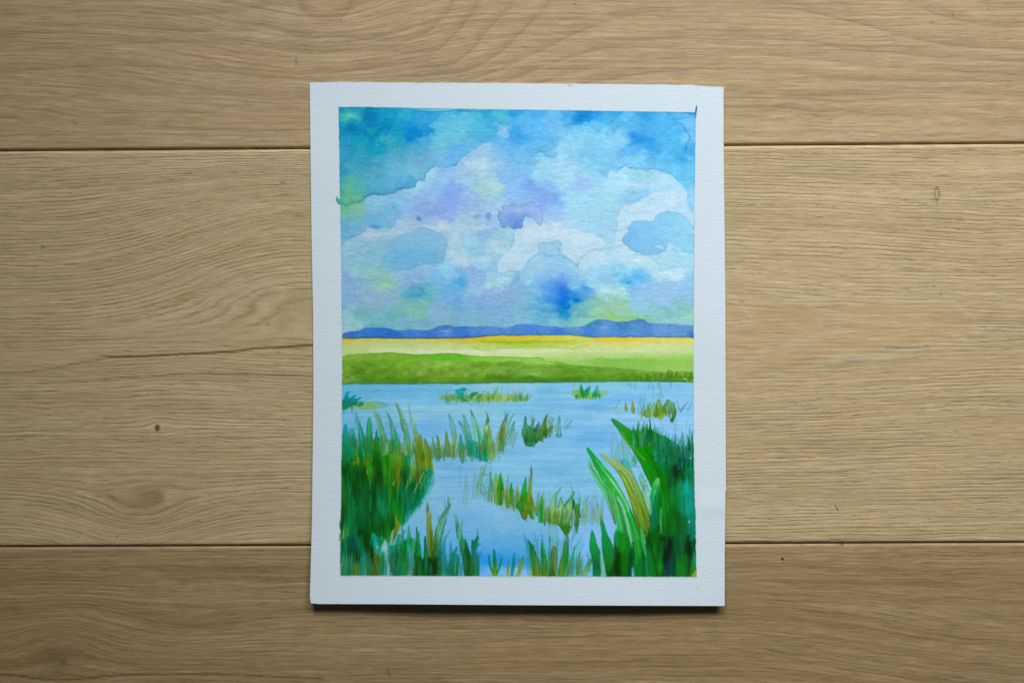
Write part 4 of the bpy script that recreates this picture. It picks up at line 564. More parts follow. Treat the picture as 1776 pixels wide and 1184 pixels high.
    blob(593, 978, 1.6, 3, (160, 215, 205), .9, .2, 0, 0); blob(640, 962, 1, 3, (120, 200, 200), .6, 0, 0, 0); blob(654, 948, 1.2, 3, (150, 210, 220), .7, 0, 0, 0)
    line([(592, 890), (591, 915), (590, 925)], 1.4, (0, 50, 30), .7); line([(589, 925), (588.5, 936)], 1.2, (110, 155, 120), .8)


def paint_front_grass():
    # dark block with curved blades, lower centre-left
    for (p, wd, c, a) in [([(728, 1000), (726, 960), (724, 935), (722, 912)], [12, 10, 6, 1], [(0, 70, 10), (0, 120, 20), (0, 130, 70), (20, 130, 130)], .9), ([(740, 1000), (739, 965), (737, 930)], [14, 9, 3], [(0, 70, 20), (0, 110, 20), (0, 140, 120)], .9), ([(750, 1000), (749, 960), (745, 920), (741, 870)], [16, 11, 11, 2], [(10, 70, 0), (70, 95, 0), (110, 140, 40), (140, 165, 90)], .92), ([(758, 1000), (757, 950), (762, 915), (772, 888), (782, 874)], [13, 12, 12, 7, 1.5], [(0, 60, 5), (10, 90, 40), (50, 140, 100), (100, 175, 160), (70, 140, 140)], .93)]:
        blade(p, wd, c, a, .25)
    line([(757, 1000), (753, 950), (757, 920), (765, 897), (781, 875)], 1.1, (0, 70, 50), .55); line([(764, 1000), (764, 950), (768, 920), (774, 900)], 1.1, (0, 60, 30), .55)
    mass([(720, 975), (730, 965), (745, 968), (762, 966), (765, 1004), (718, 1004)], [(724, 980, (0, 70, 10)), (735, 985, (0, 72, 30)), (745, 990, (0, 66, 34)), (755, 985, (0, 58, 12)), (760, 975, (0, 56, 4)), (730, 998, (10, 90, 10)), (748, 972, (0, 50, 0)), (760, 998, (50, 120, 30))], 5, 9, .92, 4, 3, .6, .1)
    for (p, wd, c, a) in [([(772, 1000), (769, 965), (770, 938), (782, 916)], [8, 12, 6, 1], [(60, 175, 200), (0, 120, 140), (40, 150, 200), (90, 165, 215)], .85), ([(785, 1000), (783, 970), (781, 938)], [10, 8, 1], [(0, 130, 120), (10, 140, 160), (20, 140, 180)], .8), ([(778, 1000), (784, 970), (793, 948)], [14, 9, 3], [(0, 130, 110), (0, 110, 120), (10, 130, 150)], .8), ([(795, 1000), (792, 975), (790, 960)], [8, 14, 8], [(90, 175, 150), (0, 140, 120), (0, 125, 130)], .75), ([(810, 1000), (806, 960), (796, 925), (789, 890)], [10, 12, 10, 2], [(0, 80, 20), (0, 90, 20), (60, 160, 150), (110, 175, 190)], .9), ([(806, 960), (800, 930), (797, 908)], [6, 5, 1], [(0, 110, 60), (60, 160, 160), (100, 170, 200)], .55), ([(814, 1000), (812, 965), (806, 935)], [9, 10, 3], [(0, 80, 0), (0, 70, 0), (0, 100, 40)], .85), ([(825, 1000), (822, 965), (819, 935)], [10, 10, 2], [(40, 145, 80), (0, 110, 90), (0, 110, 100)], .9), ([(820, 950), (825, 938), (830, 929)], [9, 7, 2], (0, 110, 80), .9), ([(823, 952), (828, 946), (831, 942)], [5, 4, 1.5], (0, 120, 100), .8), ([(831, 968), (833, 960), (835, 953)], [4, 4, 1], (20, 140, 190), .6), ([(801, 985), (800, 965), (797, 952)], [6, 5, 2], (70, 165, 225), .6)]:
        blade(p, wd, c, a, .15)
    line([(830, 1000), (830, 970), (826, 950)], 1.0, (0, 80, 70), .6)
    # small trident and sprigs
    for (p, wd, c, a) in [([(858, 1000), (858, 975), (857, 952)], [9, 7, 2], [(110, 150, 10), (10, 120, 60), (0, 120, 140)], .95), ([(855, 994), (850, 980), (848, 961)], [4, 4, 3], [(60, 140, 40), (0, 120, 120), (20, 120, 160)], .85), ([(862, 994), (867, 980), (871, 967)], [4, 5, 3], [(40, 140, 50), (0, 130, 120), (20, 130, 170)], .85), ([(880, 1000), (881, 985), (882, 970)], [6, 5, 1.5], [(170, 170, 80), (120, 150, 80), (20, 140, 190)], .85), ([(887, 1000), (890, 980), (892, 957)], [6, 6, 1.5], [(20, 150, 150), (0, 125, 130), (20, 130, 200)], .88), ([(896, 1000), (903, 984), (909, 962)], [8, 7, 1.5], [(180, 170, 80), (130, 150, 50), (10, 120, 130)], .88)]:
        blade(p, wd, c, a, .12)
    rr = np.random.RandomState(8)
    for (p, wd, c, a) in [([(922, 1000), (922, 980), (917, 955), (908, 922)], [8, 7, 5, 1], [(150, 175, 90), (20, 150, 90), (20, 150, 190), (80, 150, 215)], .75), ([(934, 1000), (929, 975), (922, 950), (915, 935)], [14, 13, 8, 2], [(150, 150, 20), (20, 125, 0), (10, 125, 20), (20, 150, 170)], .92), ([(945, 1000), (944, 975), (941, 950), (940, 935)], [12, 11, 6, 2], [(100, 140, 20), (10, 125, 10), (10, 130, 30), (20, 150, 150)], .92), ([(933, 960), (930, 940), (926, 922)], [3, 3, 1], (60, 150, 200), .5), ([(941, 945), (940, 930), (938, 918)], [4, 3, 1], (60, 150, 200), .5), ([(958, 1000), (960, 965), (961, 946)], [12, 10, 5], [(0, 70, 0), (20, 90, 0), (110, 130, 10)], .95), ([(952, 975), (953, 950), (953, 930)], [4, 5, 3], (20, 140, 170), .6), ([(965, 990), (966, 960), (966, 935)], [4, 4, 2], (40, 150, 170), .6), ([(964, 1000), (962, 975), (963, 955)], [3, 3, 2], (130, 170, 70), .7), ([(973, 1000), (978, 970), (984, 940)], [12, 12, 5], [(60, 150, 20), (10, 125, 0), (40, 145, 90)], .93), ([(988, 1000), (994, 970), (1000, 948), (1006, 938)], [10, 12, 7, 1], [(110, 185, 190), (20, 140, 130), (20, 155, 180), (90, 165, 220)], .75), ([(999, 1000), (1002, 980), (1006, 955)], [8, 8, 2], [(120, 190, 180), (60, 165, 170), (60, 160, 200)], .6), ([(975, 965), (977, 945), (978, 925)], [2, 2, 1], (60, 145, 190), .5), ([(990, 958), (992, 940), (994, 926)], [2, 2, 1], (60, 145, 190), .45), ([(1012, 998), (1018, 985), (1026, 968)], [6, 10, 5], [(140, 170, 80), (60, 150, 80), (20, 130, 110)], .85), ([(1004, 965), (1010, 950), (1012, 940)], [2, 2, 1], (60, 150, 205), .4)]:
        blade(p, wd, c, a, .15)
    line([(986, 930), (985, 960), (982, 1000)], 1.1, (0, 90, 40), .6); line([(965, 950), (966, 980), (970, 1000)], 1.0, (20, 110, 50), .5)
    for x in range(912, 1012, 4):
        line([(x, 985), (x + rr.uniform(-3, 1), 962), (x + rr.uniform(-5, 3), 940 + rr.uniform(-12, 10))], .9, (30, 140, 190), rr.uniform(.15, .4))
    blob(1018, 962, 1.2, 1.2, (10, 110, 190), .8, 0, 0, 0)


def paint_right_mass():
    # pale reflections behind
    for (p, wd, c, a) in [([(1068, 800), (1066, 775), (1064, 748)], [16, 15, 5], (110, 178, 215), .45), ([(1070, 798), (1074, 780), (1078, 768)], [8, 12, 8], (100, 178, 180), .5), ([(1092, 810), (1086, 780), (1078, 748)], [16, 13, 4], (90, 172, 190), .6), ([(1088, 770), (1084, 758), (1079, 748)], [10, 8, 2], (120, 178, 130), .5), ([(1112, 800), (1102, 775), (1092, 755)], [20, 14, 6], (95, 172, 185), .55), ([(1100, 810), (1099, 800), (1100, 790)], [6, 9, 4], (20, 150, 150), .6)]:
        blade(p, wd, c, a, .25, 1)
    line([(1065, 750), (1062, 775), (1064, 800), (1072, 800), (1076, 790)], 1.0, (90, 160, 200), .45)
    blade([(1125, 895), (1112, 865), (1098, 835), (1085, 806), (1078, 797)], [8, 11, 12, 12, 6], [(120, 190, 90), (90, 190, 90), (60, 185, 140), (50, 175, 160), (40, 165, 170)], .85, .12)
    line([(1102, 815), (1097, 803), (1092, 790)], 2, (150, 205, 215), .5)
    blade([(1130, 900), (1122, 865), (1117, 842), (1110, 823)], [6, 12, 10, 6], [(110, 190, 160), (110, 190, 120), (90, 185, 130), (80, 180, 170)], .7, .15)
    for x, y in [(1112, 822), (1116, 826), (1119, 834), (1122, 842), (1124, 850)]:
        blob(x, y, 2, 2.4, (40, 150, 110), .6, .3, 0, 0)
    # leaning leaves, from the back
    blade([(1136, 1000), (1128, 950), (1116, 905), (1104, 865), (1090, 830), (1068, 805), (1040, 787)], [26, 30, 28, 24, 22, 14, 2], [(0, 96, 10), (10, 90, 0), (40, 96, 0), (110, 116, 10), (116, 140, 80), (135, 165, 110), (140, 175, 120)], .93, .14)
    blade([(1120, 925), (1106, 880), (1090, 845), (1078, 822), (1071, 815)], [5, 12, 10, 6, 2], [(20, 90, 0), (70, 120, 0), (120, 130, 40), (80, 150, 20), (90, 150, 40)], .8, .1)
    blade([(1128, 900), (1112, 870), (1101, 840), (1098, 825)], [4, 8, 8, 4], [(40, 130, 20), (80, 160, 40), (100, 170, 100), (100, 170, 120)], .7, .1)
    blade([(1068, 908), (1062, 880), (1056, 858), (1042, 832), (1028, 812), (1020, 796)], [3, 12, 16, 18, 12, 4], [(90, 165, 130), (110, 178, 110), (70, 180, 80), (60, 190, 110), (90, 190, 160), (120, 195, 215)], .9, .2)
    blade([(1113, 1000), (1108, 960), (1098, 920), (1084, 878), (1068, 848), (1052, 826), (1036, 803), (1018, 776)], [24, 26, 20, 14, 16, 18, 12, 4], [(0, 110, 40), (0, 120, 20), (30, 150, 50), (0, 165, 40), (20, 175, 60), (50, 185, 80), (0, 160, 50), (0, 155, 70)], .94, .16)
    line([(1058, 830), (1072, 846), (1084, 868), (1090, 884)], 1.5, (160, 205, 215), .65)
    line([(1095, 868), (1108, 900), (1116, 930), (1122, 960)], 1.3, (80, 200, 120), .6)
    blade([(1078, 1000), (1086, 950), (1079, 905), (1070, 868), (1064, 845)], [34, 30, 18, 12, 3], [(0, 90, 0), (0, 112, 20), (20, 160, 70), (60, 184, 90), (60, 190, 90)], .95, .14)
    line([(1072, 862), (1080, 880), (1088, 905), (1094, 930), (1097, 948)], 2.1, (140, 198, 212), .85, .3)
    line([(1062, 868), (1064, 885), (1067, 908)], 1.1, (20, 100, 80), .6)
    line([(1047, 838), (1054, 852), (1060, 872)], 1.2, (20, 120, 110), .5)
    poly([(1026, 918), (1031, 925), (1035, 942), (1042, 960), (1041, 1002), (1029, 1002), (1027, 975), (1023, 950), (1023, 935)], [((1028, 918), (1034, 1000)), (0, 140, 90), (0, 152, 76), (0, 128, 50), (0, 90, 50), (0, 120, 70)], .95, .9, .12)
    poly([(1041, 895), (1047, 904), (1053, 925), (1063, 945), (1066, 958), (1070, 1002), (1054, 1002), (1048, 975), (1044, 950), (1043, 925)], [((1045, 900), (1060, 1000)), (20, 140, 90), (0, 140, 64), (0, 124, 50), (10, 110, 20), (0, 76, 20)], .95, .9, .14)
    line([(1042, 962), (1043, 980), (1047, 1000)], 1.8, (130, 190, 200), .7)
    blade([(1048, 1000), (1046, 985), (1043, 965)], [6, 5, 1], (110, 180, 130), .6)
    blade([(1069, 975), (1067, 950), (1066, 928)], [6, 5, 2], (0, 80, 60), .8)
    mass([(1066, 925), (1076, 920), (1090, 930), (1098, 955), (1096, 985), (1090, 1004), (1054, 1004), (1060, 985), (1067, 965)], [(1072, 935, (0, 130, 40)), (1080, 945, (20, 130, 20)), (1072, 965, (0, 52, 0)), (1070, 985, (0, 40, 0)), (1080, 975, (0, 96, 0)), (1090, 950, (0, 120, 20)), (1088, 985, (10, 100, 0)), (1096, 965, (0, 60, 30)), (1062, 992, (0, 70, 0)), (1094, 990, (0, 50, 60))], 4, 12, .9, 3, 4, .4, .1)
    line([(1098, 940), (1099, 965), (1096, 985), (1094, 1002)], 1.6, (0, 70, 70), .7)
    # deep thicket at the right edge
    D = [(1140, 830, (0, 140, 20)), (1145, 860, (0, 118, 0)), (1150, 880, (0, 118, 30)), (1160, 905, (10, 92, 10)), (1172, 895, (0, 84, 10)), (1180, 850, (0, 120, 80)), (1190, 845, (0, 150, 160)), (1195, 880, (0, 140, 140)), (1202, 900, (0, 120, 110)), (1185, 880, (0, 120, 90)), (1170, 860, (0, 112, 40)), (1165, 830, (0, 84, 30)), (1172, 816, (0, 44, 14)), (1182, 820, (0, 70, 20)), (1195, 815, (0, 100, 60)), (1203, 830, (0, 110, 70)), (1150, 800, (0, 110, 40)), (1130, 780, (0, 130, 10)), (1115, 762, (0, 140, 10)), (1160, 790, (0, 112, 60)), (1175, 790, (0, 104, 70)), (1120, 790, (0, 122, 0)), (1140, 775, (0, 118, 40)),
         (1128, 905, (0, 112, 76)), (1134, 880, (0, 118, 86)), (1120, 930, (0, 82, 0)), (1135, 930, (0, 86, 0)), (1130, 960, (0, 104, 40)), (1142, 985, (0, 128, 10)), (1120, 990, (0, 110, 40)), (1150, 930, (0, 50, 20)), (1160, 950, (0, 22, 8)), (1156, 970, (0, 28, 14)), (1160, 985, (0, 50, 50)), (1150, 995, (0, 64, 50)), (1172, 950, (0, 76, 40)), (1180, 930, (0, 86, 40)), (1185, 910, (0, 90, 36)), (1200, 925, (0, 116, 100)), (1195, 950, (0, 40, 14)), (1190, 975, (0, 100, 24)), (1180, 990, (0, 112, 20)), (1203, 950, (0, 70, 36)), (1200, 985, (30, 120, 20)), (1165, 915, (0, 96, 20)), (1205, 975, (10, 130, 80))]
    mass([(1088, 745), (1110, 746), (1130, 745), (1160, 760), (1180, 775), (1210, 790), (1214, 1006), (1108, 1006), (1112, 960), (1120, 935), (1128, 900), (1131, 880), (1142, 862), (1138, 840), (1132, 818), (1118, 798), (1106, 785), (1096, 768)], D, 7, 13, .97, 1.4, 5, .5, .08)
    # big leaf over it
    blade([(1152, 930), (1152, 890), (1145, 850), (1132, 815), (1114, 782), (1090, 754), (1061, 726)], [16, 24, 26, 30, 28, 20, 4], [(0, 84, 20), (0, 104, 10), (0, 118, 0), (0, 118, 0), (0, 128, 0), (10, 136, 16), (20, 120, 80)], .93, .1)
    line([(1062, 728), (1080, 738), (1098, 748)], 1.4, (90, 150, 100), .5)
    line([(1078, 748), (1090, 768), (1104, 782), (1112, 790), (1118, 797)], 1.8, (140, 150, 80), .55, .9, .2)
    rr = np.random.RandomState(31)
    for i in range(34):
        x = rr.uniform(1100, 1140); y = rr.uniform(760, 775)
        t = (x - 1100) / 40
        tuft(x, y, rr.uniform(14, 32) + 8 * (1 - abs(t - .4)), rr.uniform(3, 6), rr.uniform(-4, 8), [(0, 120, 60), (20, 140, 70), (60, 160, 120), (0, 100, 40)][rr.randint(4)], rr.uniform(.5, .85), .2)
    for i in range(60):
        x = rr.uniform(1136, 1206); y = rr.uniform(788, 808); t = (x - 1136) / 70
        tuft(x, y, rr.uniform(18, 50), rr.uniform(2.5, 6), rr.uniform(-4, 3), [(0, 130, 90), (0, 140, 130), (10, 150, 160), (0, 110, 60), (40, 160, 180)][rr.randint(5)], rr.uniform(.4, .8), .15)
    for x, h in [(1146, 46), (1172, 50), (1170, 40), (1190, 48), (1196, 40), (1203, 30), (1150, 40), (1100, 34), (1098, 24)]:
        line([(x, 775), (x + 1, 775 - h)], 1.0, (80, 160, 190), .45)
    for i in range(26):
        x = rr.uniform(1150, 1204); y = rr.uniform(775, 810)
        line([(x, y), (x + rr.uniform(-1.5, 1.5), y - rr.uniform(10, 26))], rr.uniform(.7, 1.6), [(0, 50, 30), (0, 70, 40), (120, 195, 215)][rr.randint(3)], rr.uniform(.3, .6))
    mass([(1150, 770), (1165, 772), (1185, 790), (1206, 800), (1206, 826), (1180, 824), (1160, 824), (1145, 800)], [(1155, 785, (0, 100, 50)), (1170, 790, (0, 80, 40)), (1180, 800, (0, 70, 36)), (1172, 816, (0, 46, 20)), (1195, 812, (0, 104, 66)), (1160, 812, (0, 96, 44)), (1202, 806, (0, 110, 90))], 6, 10, .6, 5, 4, .6, .12)
    for i in range(14):
        x = rr.uniform(1170, 1204)
        tuft(x, 812 + rr.uniform(-4, 6), rr.uniform(20, 44), rr.uniform(2, 4), rr.uniform(-3, 3), [(0, 120, 110), (0, 140, 160), (0, 60, 40)][rr.randint(3)], rr.uniform(.4, .7), .1)
    # bright leaf in the gap
    blade([(1130, 905), (1133, 870), (1138, 840), (1141, 828)], [10, 15, 13, 5], [(0, 112, 76), (0, 124, 84), (0, 150, 80), (110, 190, 110)], .93, .18)
    for p in [[(1148, 852), (1154, 862), (1158, 880)], [(1150, 858), (1150, 880), (1151, 905)], [(1156, 860), (1160, 885)], [(1147, 905), (1150, 888), (1149, 870)], [(1156, 880), (1160, 895)]]:
        line(p, 1.0, (40, 150, 110), .3, .8, .5)
    line([(1126, 868), (1129, 885), (1128, 892)], 1.8, (150, 205, 215), .5)
    blade([(1127, 892), (1124, 870), (1121, 850)], [2, 8, 10], (140, 195, 215), .5, 0, 1.5)
    for p, c, w_, a in [([(1122, 930), (1132, 960), (1140, 1000)], (0, 50, 0), 2.6, .5), ([(1148, 940), (1146, 970), (1146, 1000)], (20, 120, 10), 2.6, .5), ([(1166, 935), (1168, 970), (1172, 1000)], (0, 60, 40), 3, .5), ([(1180, 930), (1184, 960), (1182, 1000)], (20, 120, 40), 2, .4), ([(1194, 930), (1196, 960), (1194, 995)], (0, 32, 10), 3, .6), ([(1113, 940), (1117, 965), (1116, 1000)], (0, 70, 40), 2, .6), ([(1120, 950), (1121, 985), (1124, 1000)], (20, 150, 140), 2, .5), ([(1150, 900), (1156, 925), (1155, 950)], (0, 100, 0), 2.4, .4), ([(1148, 905), (1144, 925)], (60, 150, 120), 1.2, .35), ([(1098, 985), (1099, 1002)], (60, 165, 200), 2.4, .7), ([(1165, 975), (1163, 1002)], (0, 80, 90), 3, .5)]:
        line(p, w_, c, a)
    blade([(1119, 963), (1116, 940), (1111, 915)], [2, 8, 3], (50, 180, 120), .7, 0)
    blade([(1148, 925), (1146, 905), (1147, 880)], [2, 4, 3], (60, 170, 150), .6, 0)
    poly([(1198, 1004), (1203, 993), (1210, 985), (1212, 1004)], (200, 160, 50), .9, .8)
    blob(1197, 794, 3.2, 2.0, (150, 215, 170), .95, .1, 0, 0); blob(1195.5, 904, 1.4, 2.2, (150, 215, 150), .95, .1, 0, 0)
    blob(1152, 796, 1, 3, (120, 190, 110), .5, 0, 0, 0); blob(1126, 770, 1, 2, (130, 190, 90), .6, 0, 0, 0); blob(1164, 1000, 2.2, 1.6, (170, 205, 215), .8, 0, 0, 0)


def spikes(x0, x1, y0, y1, h, cols, n, seed, a=.75, lean=3):
    rr = np.random.RandomState(seed)
    for i in range(n):
        t = rr.uniform(0, 1); x = x0 + (x1 - x0) * t; y = y0 + (y1 - y0) * t + rr.uniform(-3, 3); hh = h * rr.uniform(.45, 1.1); l = rr.uniform(-.4, 1) * lean
        c = np.array(cols[rr.randint(len(cols))], np.float32) + rr.uniform(-10, 10, 3); w0 = rr.uniform(2, 4.2)
        blade([(x, y + hh * .25), (x + l * .4, y - hh * .35), (x + l, y - hh * .75)], [w0 * .6, w0, .6], [tuple(c), tuple(c * .6 + np.array((50, 68, 62)))], a * rr.uniform(.5, 1), .18, .6)


def tufts_over():
    G1 = [(20, 130, 60), (60, 145, 50), (110, 150, 40), (0, 120, 80), (40, 110, 20)]
    spikes(770, 915, 693, 693, 15, [(110, 165, 70), (60, 155, 90), (130, 175, 90), (30, 145, 80)], 60, 1, .6)
    spikes(998, 1045, 687, 686, 14, [(40, 150, 60), (100, 165, 50), (0, 140, 80)], 22, 2, .7)
    spikes(594, 628, 705, 700, 13, [(0, 125, 110), (0, 135, 140), (10, 120, 80)], 16, 3, .8, 6)
    spikes(1112, 1170, 720, 716, 22, [(90, 140, 30), (60, 140, 70), (120, 150, 20), (40, 120, 50)], 26, 4, .7)
    spikes(906, 958, 765, 750, 26, [(30, 115, 60), (20, 90, 20), (70, 120, 30), (40, 135, 90)], 34, 5, .8, 5)
    spikes(740, 880, 790, 778, 30, [(60, 145, 80), (110, 145, 40), (30, 140, 110), (90, 160, 110)], 60, 6, .55, 4)
    spikes(845, 930, 862, 890, 30, [(20, 140, 20), (70, 145, 20), (140, 145, 30), (40, 130, 60), (110, 150, 40)], 44, 7, .75, 4)
    spikes(935, 1000, 900, 905, 30, [(30, 135, 40), (80, 150, 80), (110, 160, 90), (20, 110, 20)], 34, 8, .65, 5)
    spikes(1010, 1046, 900, 898, 30, [(110, 175, 130), (90, 165, 120)], 14, 9, .45, 4)
    spikes(592, 720, 992, 992, 46, [(0, 110, 50), (0, 90, 40), (20, 140, 110), (60, 130, 20), (0, 130, 110)], 80, 10, .6, 4)
    spikes(720, 832, 990, 990, 44, [(0, 95, 30), (0, 115, 80), (20, 130, 120), (10, 80, 10)], 50, 11, .6, 5)
    spikes(915, 1012, 990, 990, 44, [(20, 125, 20), (60, 135, 20), (20, 140, 130), (10, 110, 40), (120, 145, 30)], 60, 12, .6, 4)
    spikes(596, 740, 770, 790, 34, [(0, 110, 50), (30, 130, 40), (0, 130, 100), (100, 130, 20)], 60, 13, .5, -4)
    spikes(1110, 1204, 765, 800, 26, [(0, 110, 60), (0, 120, 100), (0, 80, 40)], 50, 14, .6, -3)


def feather(n, seed):
    """thin drawn-out strokes pulled from the wet greens with a nearly dry brush"""
    rr = np.random.RandomState(seed)
    k = 0
    while k < n:
        x = rr.uniform(592, 1203); y = rr.uniform(705, 996); k += 1
        q = canvas[int(y - PY0), int(x - PX0)].copy()
        if not (q[1] > q[2] * .95 and q[1] > q[0] + 10 and q[0] < 125):
            continue
        h = rr.uniform(9, 26) * (1 + .5 * (y > 800)); lean = rr.uniform(-4, 4)
        if x > 1020:
            lean = -h * rr.uniform(.05, .4)
        if y > 960:
            lean *= .6
        f = rr.choice([.72, .85, .95, 1.12, 1.3]); q2 = np.clip(q * f + rr.uniform(-8, 12, 3) * (1, 1, .4), 0, 215)
        t2 = np.clip(q2 * .8 + np.array((20, 60, 40)) * (.5 if rr.rand() < .6 else 0), 0, 220)
        w0 = rr.uniform(1.8, 4.4)
        blade([(x, min(y + h * .3, 997)), (x + lean * .3, y - h * .25), (x + lean, y - h * .7)], [w0 * .6, w0, .5], [tuple(q2), tuple(t2)], rr.uniform(.35, .8), .05, .6, None, .3, .2)


def paint_all():
    """returns colours as seen on the table (0..255) and the painted coverage"""
    paint_sky(); paint_water(); paint_land(); paint_far_grass(); paint_mid_grass(); paint_left_mass(); paint_front_grass(); feather(1300, 77); paint_right_mass(); tufts_over()
    sky_ = 1 - sstep(575, 600, PYY); canvas[..., 0] += 4 * sky_ * np.clip((canvas[..., 2] - canvas[..., 0]) / 80, 0, 1)
    g_ = (.030 * TOOTH + .018 * STK + .015 * GRAN) * (.55 + .45 * sky_); canvas[:] *= (1 + g_)[..., None]
    gm = sstep(8, 50, canvas[..., 1] - .6 * canvas[..., 0] - .4 * canvas[..., 2]) * sstep(690, 720, PYY)
    canvas[..., 0] *= 1 - .26 * sstep(.7, .98, canvas[..., 0] / np.maximum(canvas[..., 1], 1)) * sstep(690, 715, PYY) * (canvas[..., 2] < canvas[..., 1] * .8)
    canvas[..., 2] *= 1 - .10 * gm; canvas[..., 0] += 5 * gm
    # masked outline of the picture, with the places where colour crept under the tape
    L = [(587.2, 185), (587.6, 220), (588.5, 260), (589.5, 320), (590, 345), (591, 400), (592, 470), (593, 560), (593.5, 640), (593, 740), (592, 830), (591.3, 880), (590.6, 930), (590, 998)]
    R = [(1208, 1000), (1207, 960), (1206.5, 900), (1204.5, 850), (1203.4, 790), (1203, 700), (1203, 600), (1203.4, 520), (1204, 440), (1204.5, 330), (1206, 240), (1207, 194)]
    out = [(587, 185.5), (640, 186), (700, 187), (760, 188), (820, 189), (900, 190.5), (980, 191.5), (1080, 193), (1207, 195)]
    ring = np.array(out + R[::-1] + [(1208, 999.8), (900, 998.8), (590, 997.6)] + L[::-1], np.float32)
    d = sdf(ring, PXX + .7 * NF1 + .4 * vnoise(2.5, 7, 71), PYY + .5 * NF2)
    cov = sstep(-.7, .7, d)
    edge = np.exp(-(np.clip(d, 0, 99) / 1.1) ** 2) * (d > -1) * 0.26 * np.clip(.7 + NW1, 0, 1)
    canvas[:] *= (1 - edge[..., None] * np.array((1.2, .8, .7), np.float32))
    for pts, c in [([(584, 340), (586, 344), (592, 346), (592, 358), (586, 353), (583.4, 348)], (70, 170, 150)), ([(588, 925), (591, 924), (591.5, 938), (588, 937)], (110, 160, 120)), ([(1204.8, 200), (1206, 190), (1208.4, 183), (1209.4, 188), (1207.4, 196), (1207, 206)], (30, 90, 140)), ([(589, 905), (591, 900), (591.5, 918), (589.6, 916)], (10, 60, 40))]:
        q = np.array(pts, np.float32); dd = sdf(q, PXX + .4 * NF1, PYY + .4 * NF2); m = sstep(-.7, .7, dd)
        new = np.maximum(cov, m)
        a = np.where(new > 0, (new - cov) / np.maximum(new, 1e-4), 0)[..., None]
        canvas[:] = canvas * (1 - a) + np.asarray(c, np.float32) * a
        cov = new
    col = canvas * cov[..., None] + PAPER * (1 - cov[..., None])
    for pts, c, a in [([(584.4, 341), (583.6, 348), (588, 353)], (10, 120, 110), .8), ([(1207, 198), (1207.4, 190), (1208.4, 184)], (20, 70, 120), .8)]:
        m = (a * np.exp(-(ldist(pts, PXX, PYY) / .9) ** 2))[..., None]
        col = col * (1 - m) + np.asarray(c, np.float32) * m; cov = np.maximum(cov, m[..., 0])
    return np.clip(col, 0, 255), cov

# ------------------------------------------------------------------ helpers
def lin(c):
    c = np.asarray(c, np.float32) / 255.0
    return np.where(c <= 0.04045, c / 12.92, ((c + 0.055) / 1.055) ** 2.4)


def tag(o, label=None, cat=None, group=None, kind=None):
    for k, v in (('label', label), ('category', cat), ('group', group), ('kind', kind)):
        if v:
            o[k] = v
    return o


def world_xy(px, py, z=0.0):
    k = 1.0 - z / CAM_H
    return (px - CXU) * S * k, (CYU - py) * S * k


def mesh_obj(name, verts, faces, mat, parent=None, attrs=None, colour=None, smooth=True):
    """verts (n,3), faces (m,4) or list of polygons"""
    me = bpy.data.meshes.new(name)
    verts = np.asarray(verts, np.float32)
    if isinstance(faces, np.ndarray):
        m, k = faces.shape
        me.vertices.add(len(verts)); me.vertices.foreach_set('co', verts.ravel())
        me.loops.add(m * k); me.loops.foreach_set('vertex_index', faces.astype(np.int32).ravel())
        me.polygons.add(m); me.polygons.foreach_set('loop_start', np.arange(0, m * k, k, dtype=np.int32))
        me.update(calc_edges=True)
    else:
        me.from_pydata([tuple(v) for v in verts], [], faces)
    me.polygons.foreach_set('use_smooth', np.full(len(me.polygons), smooth, bool))
    for k_, v in (attrs or {}).items():
        a = me.attributes.new(k_, 'FLOAT', 'POINT'); a.data.foreach_set('value', np.asarray(v, np.float32).ravel())
    if colour is not None:
        a = me.color_attributes.new('paint', 'FLOAT_COLOR', 'POINT'); a.data.foreach_set('color', np.asarray(colour, np.float32).ravel())
    me.validate(); me.update()
    me.materials.append(mat)
    o = bpy.data.objects.new(name, me); COL.objects.link(o)
    if parent:
        o.parent = parent
    return o


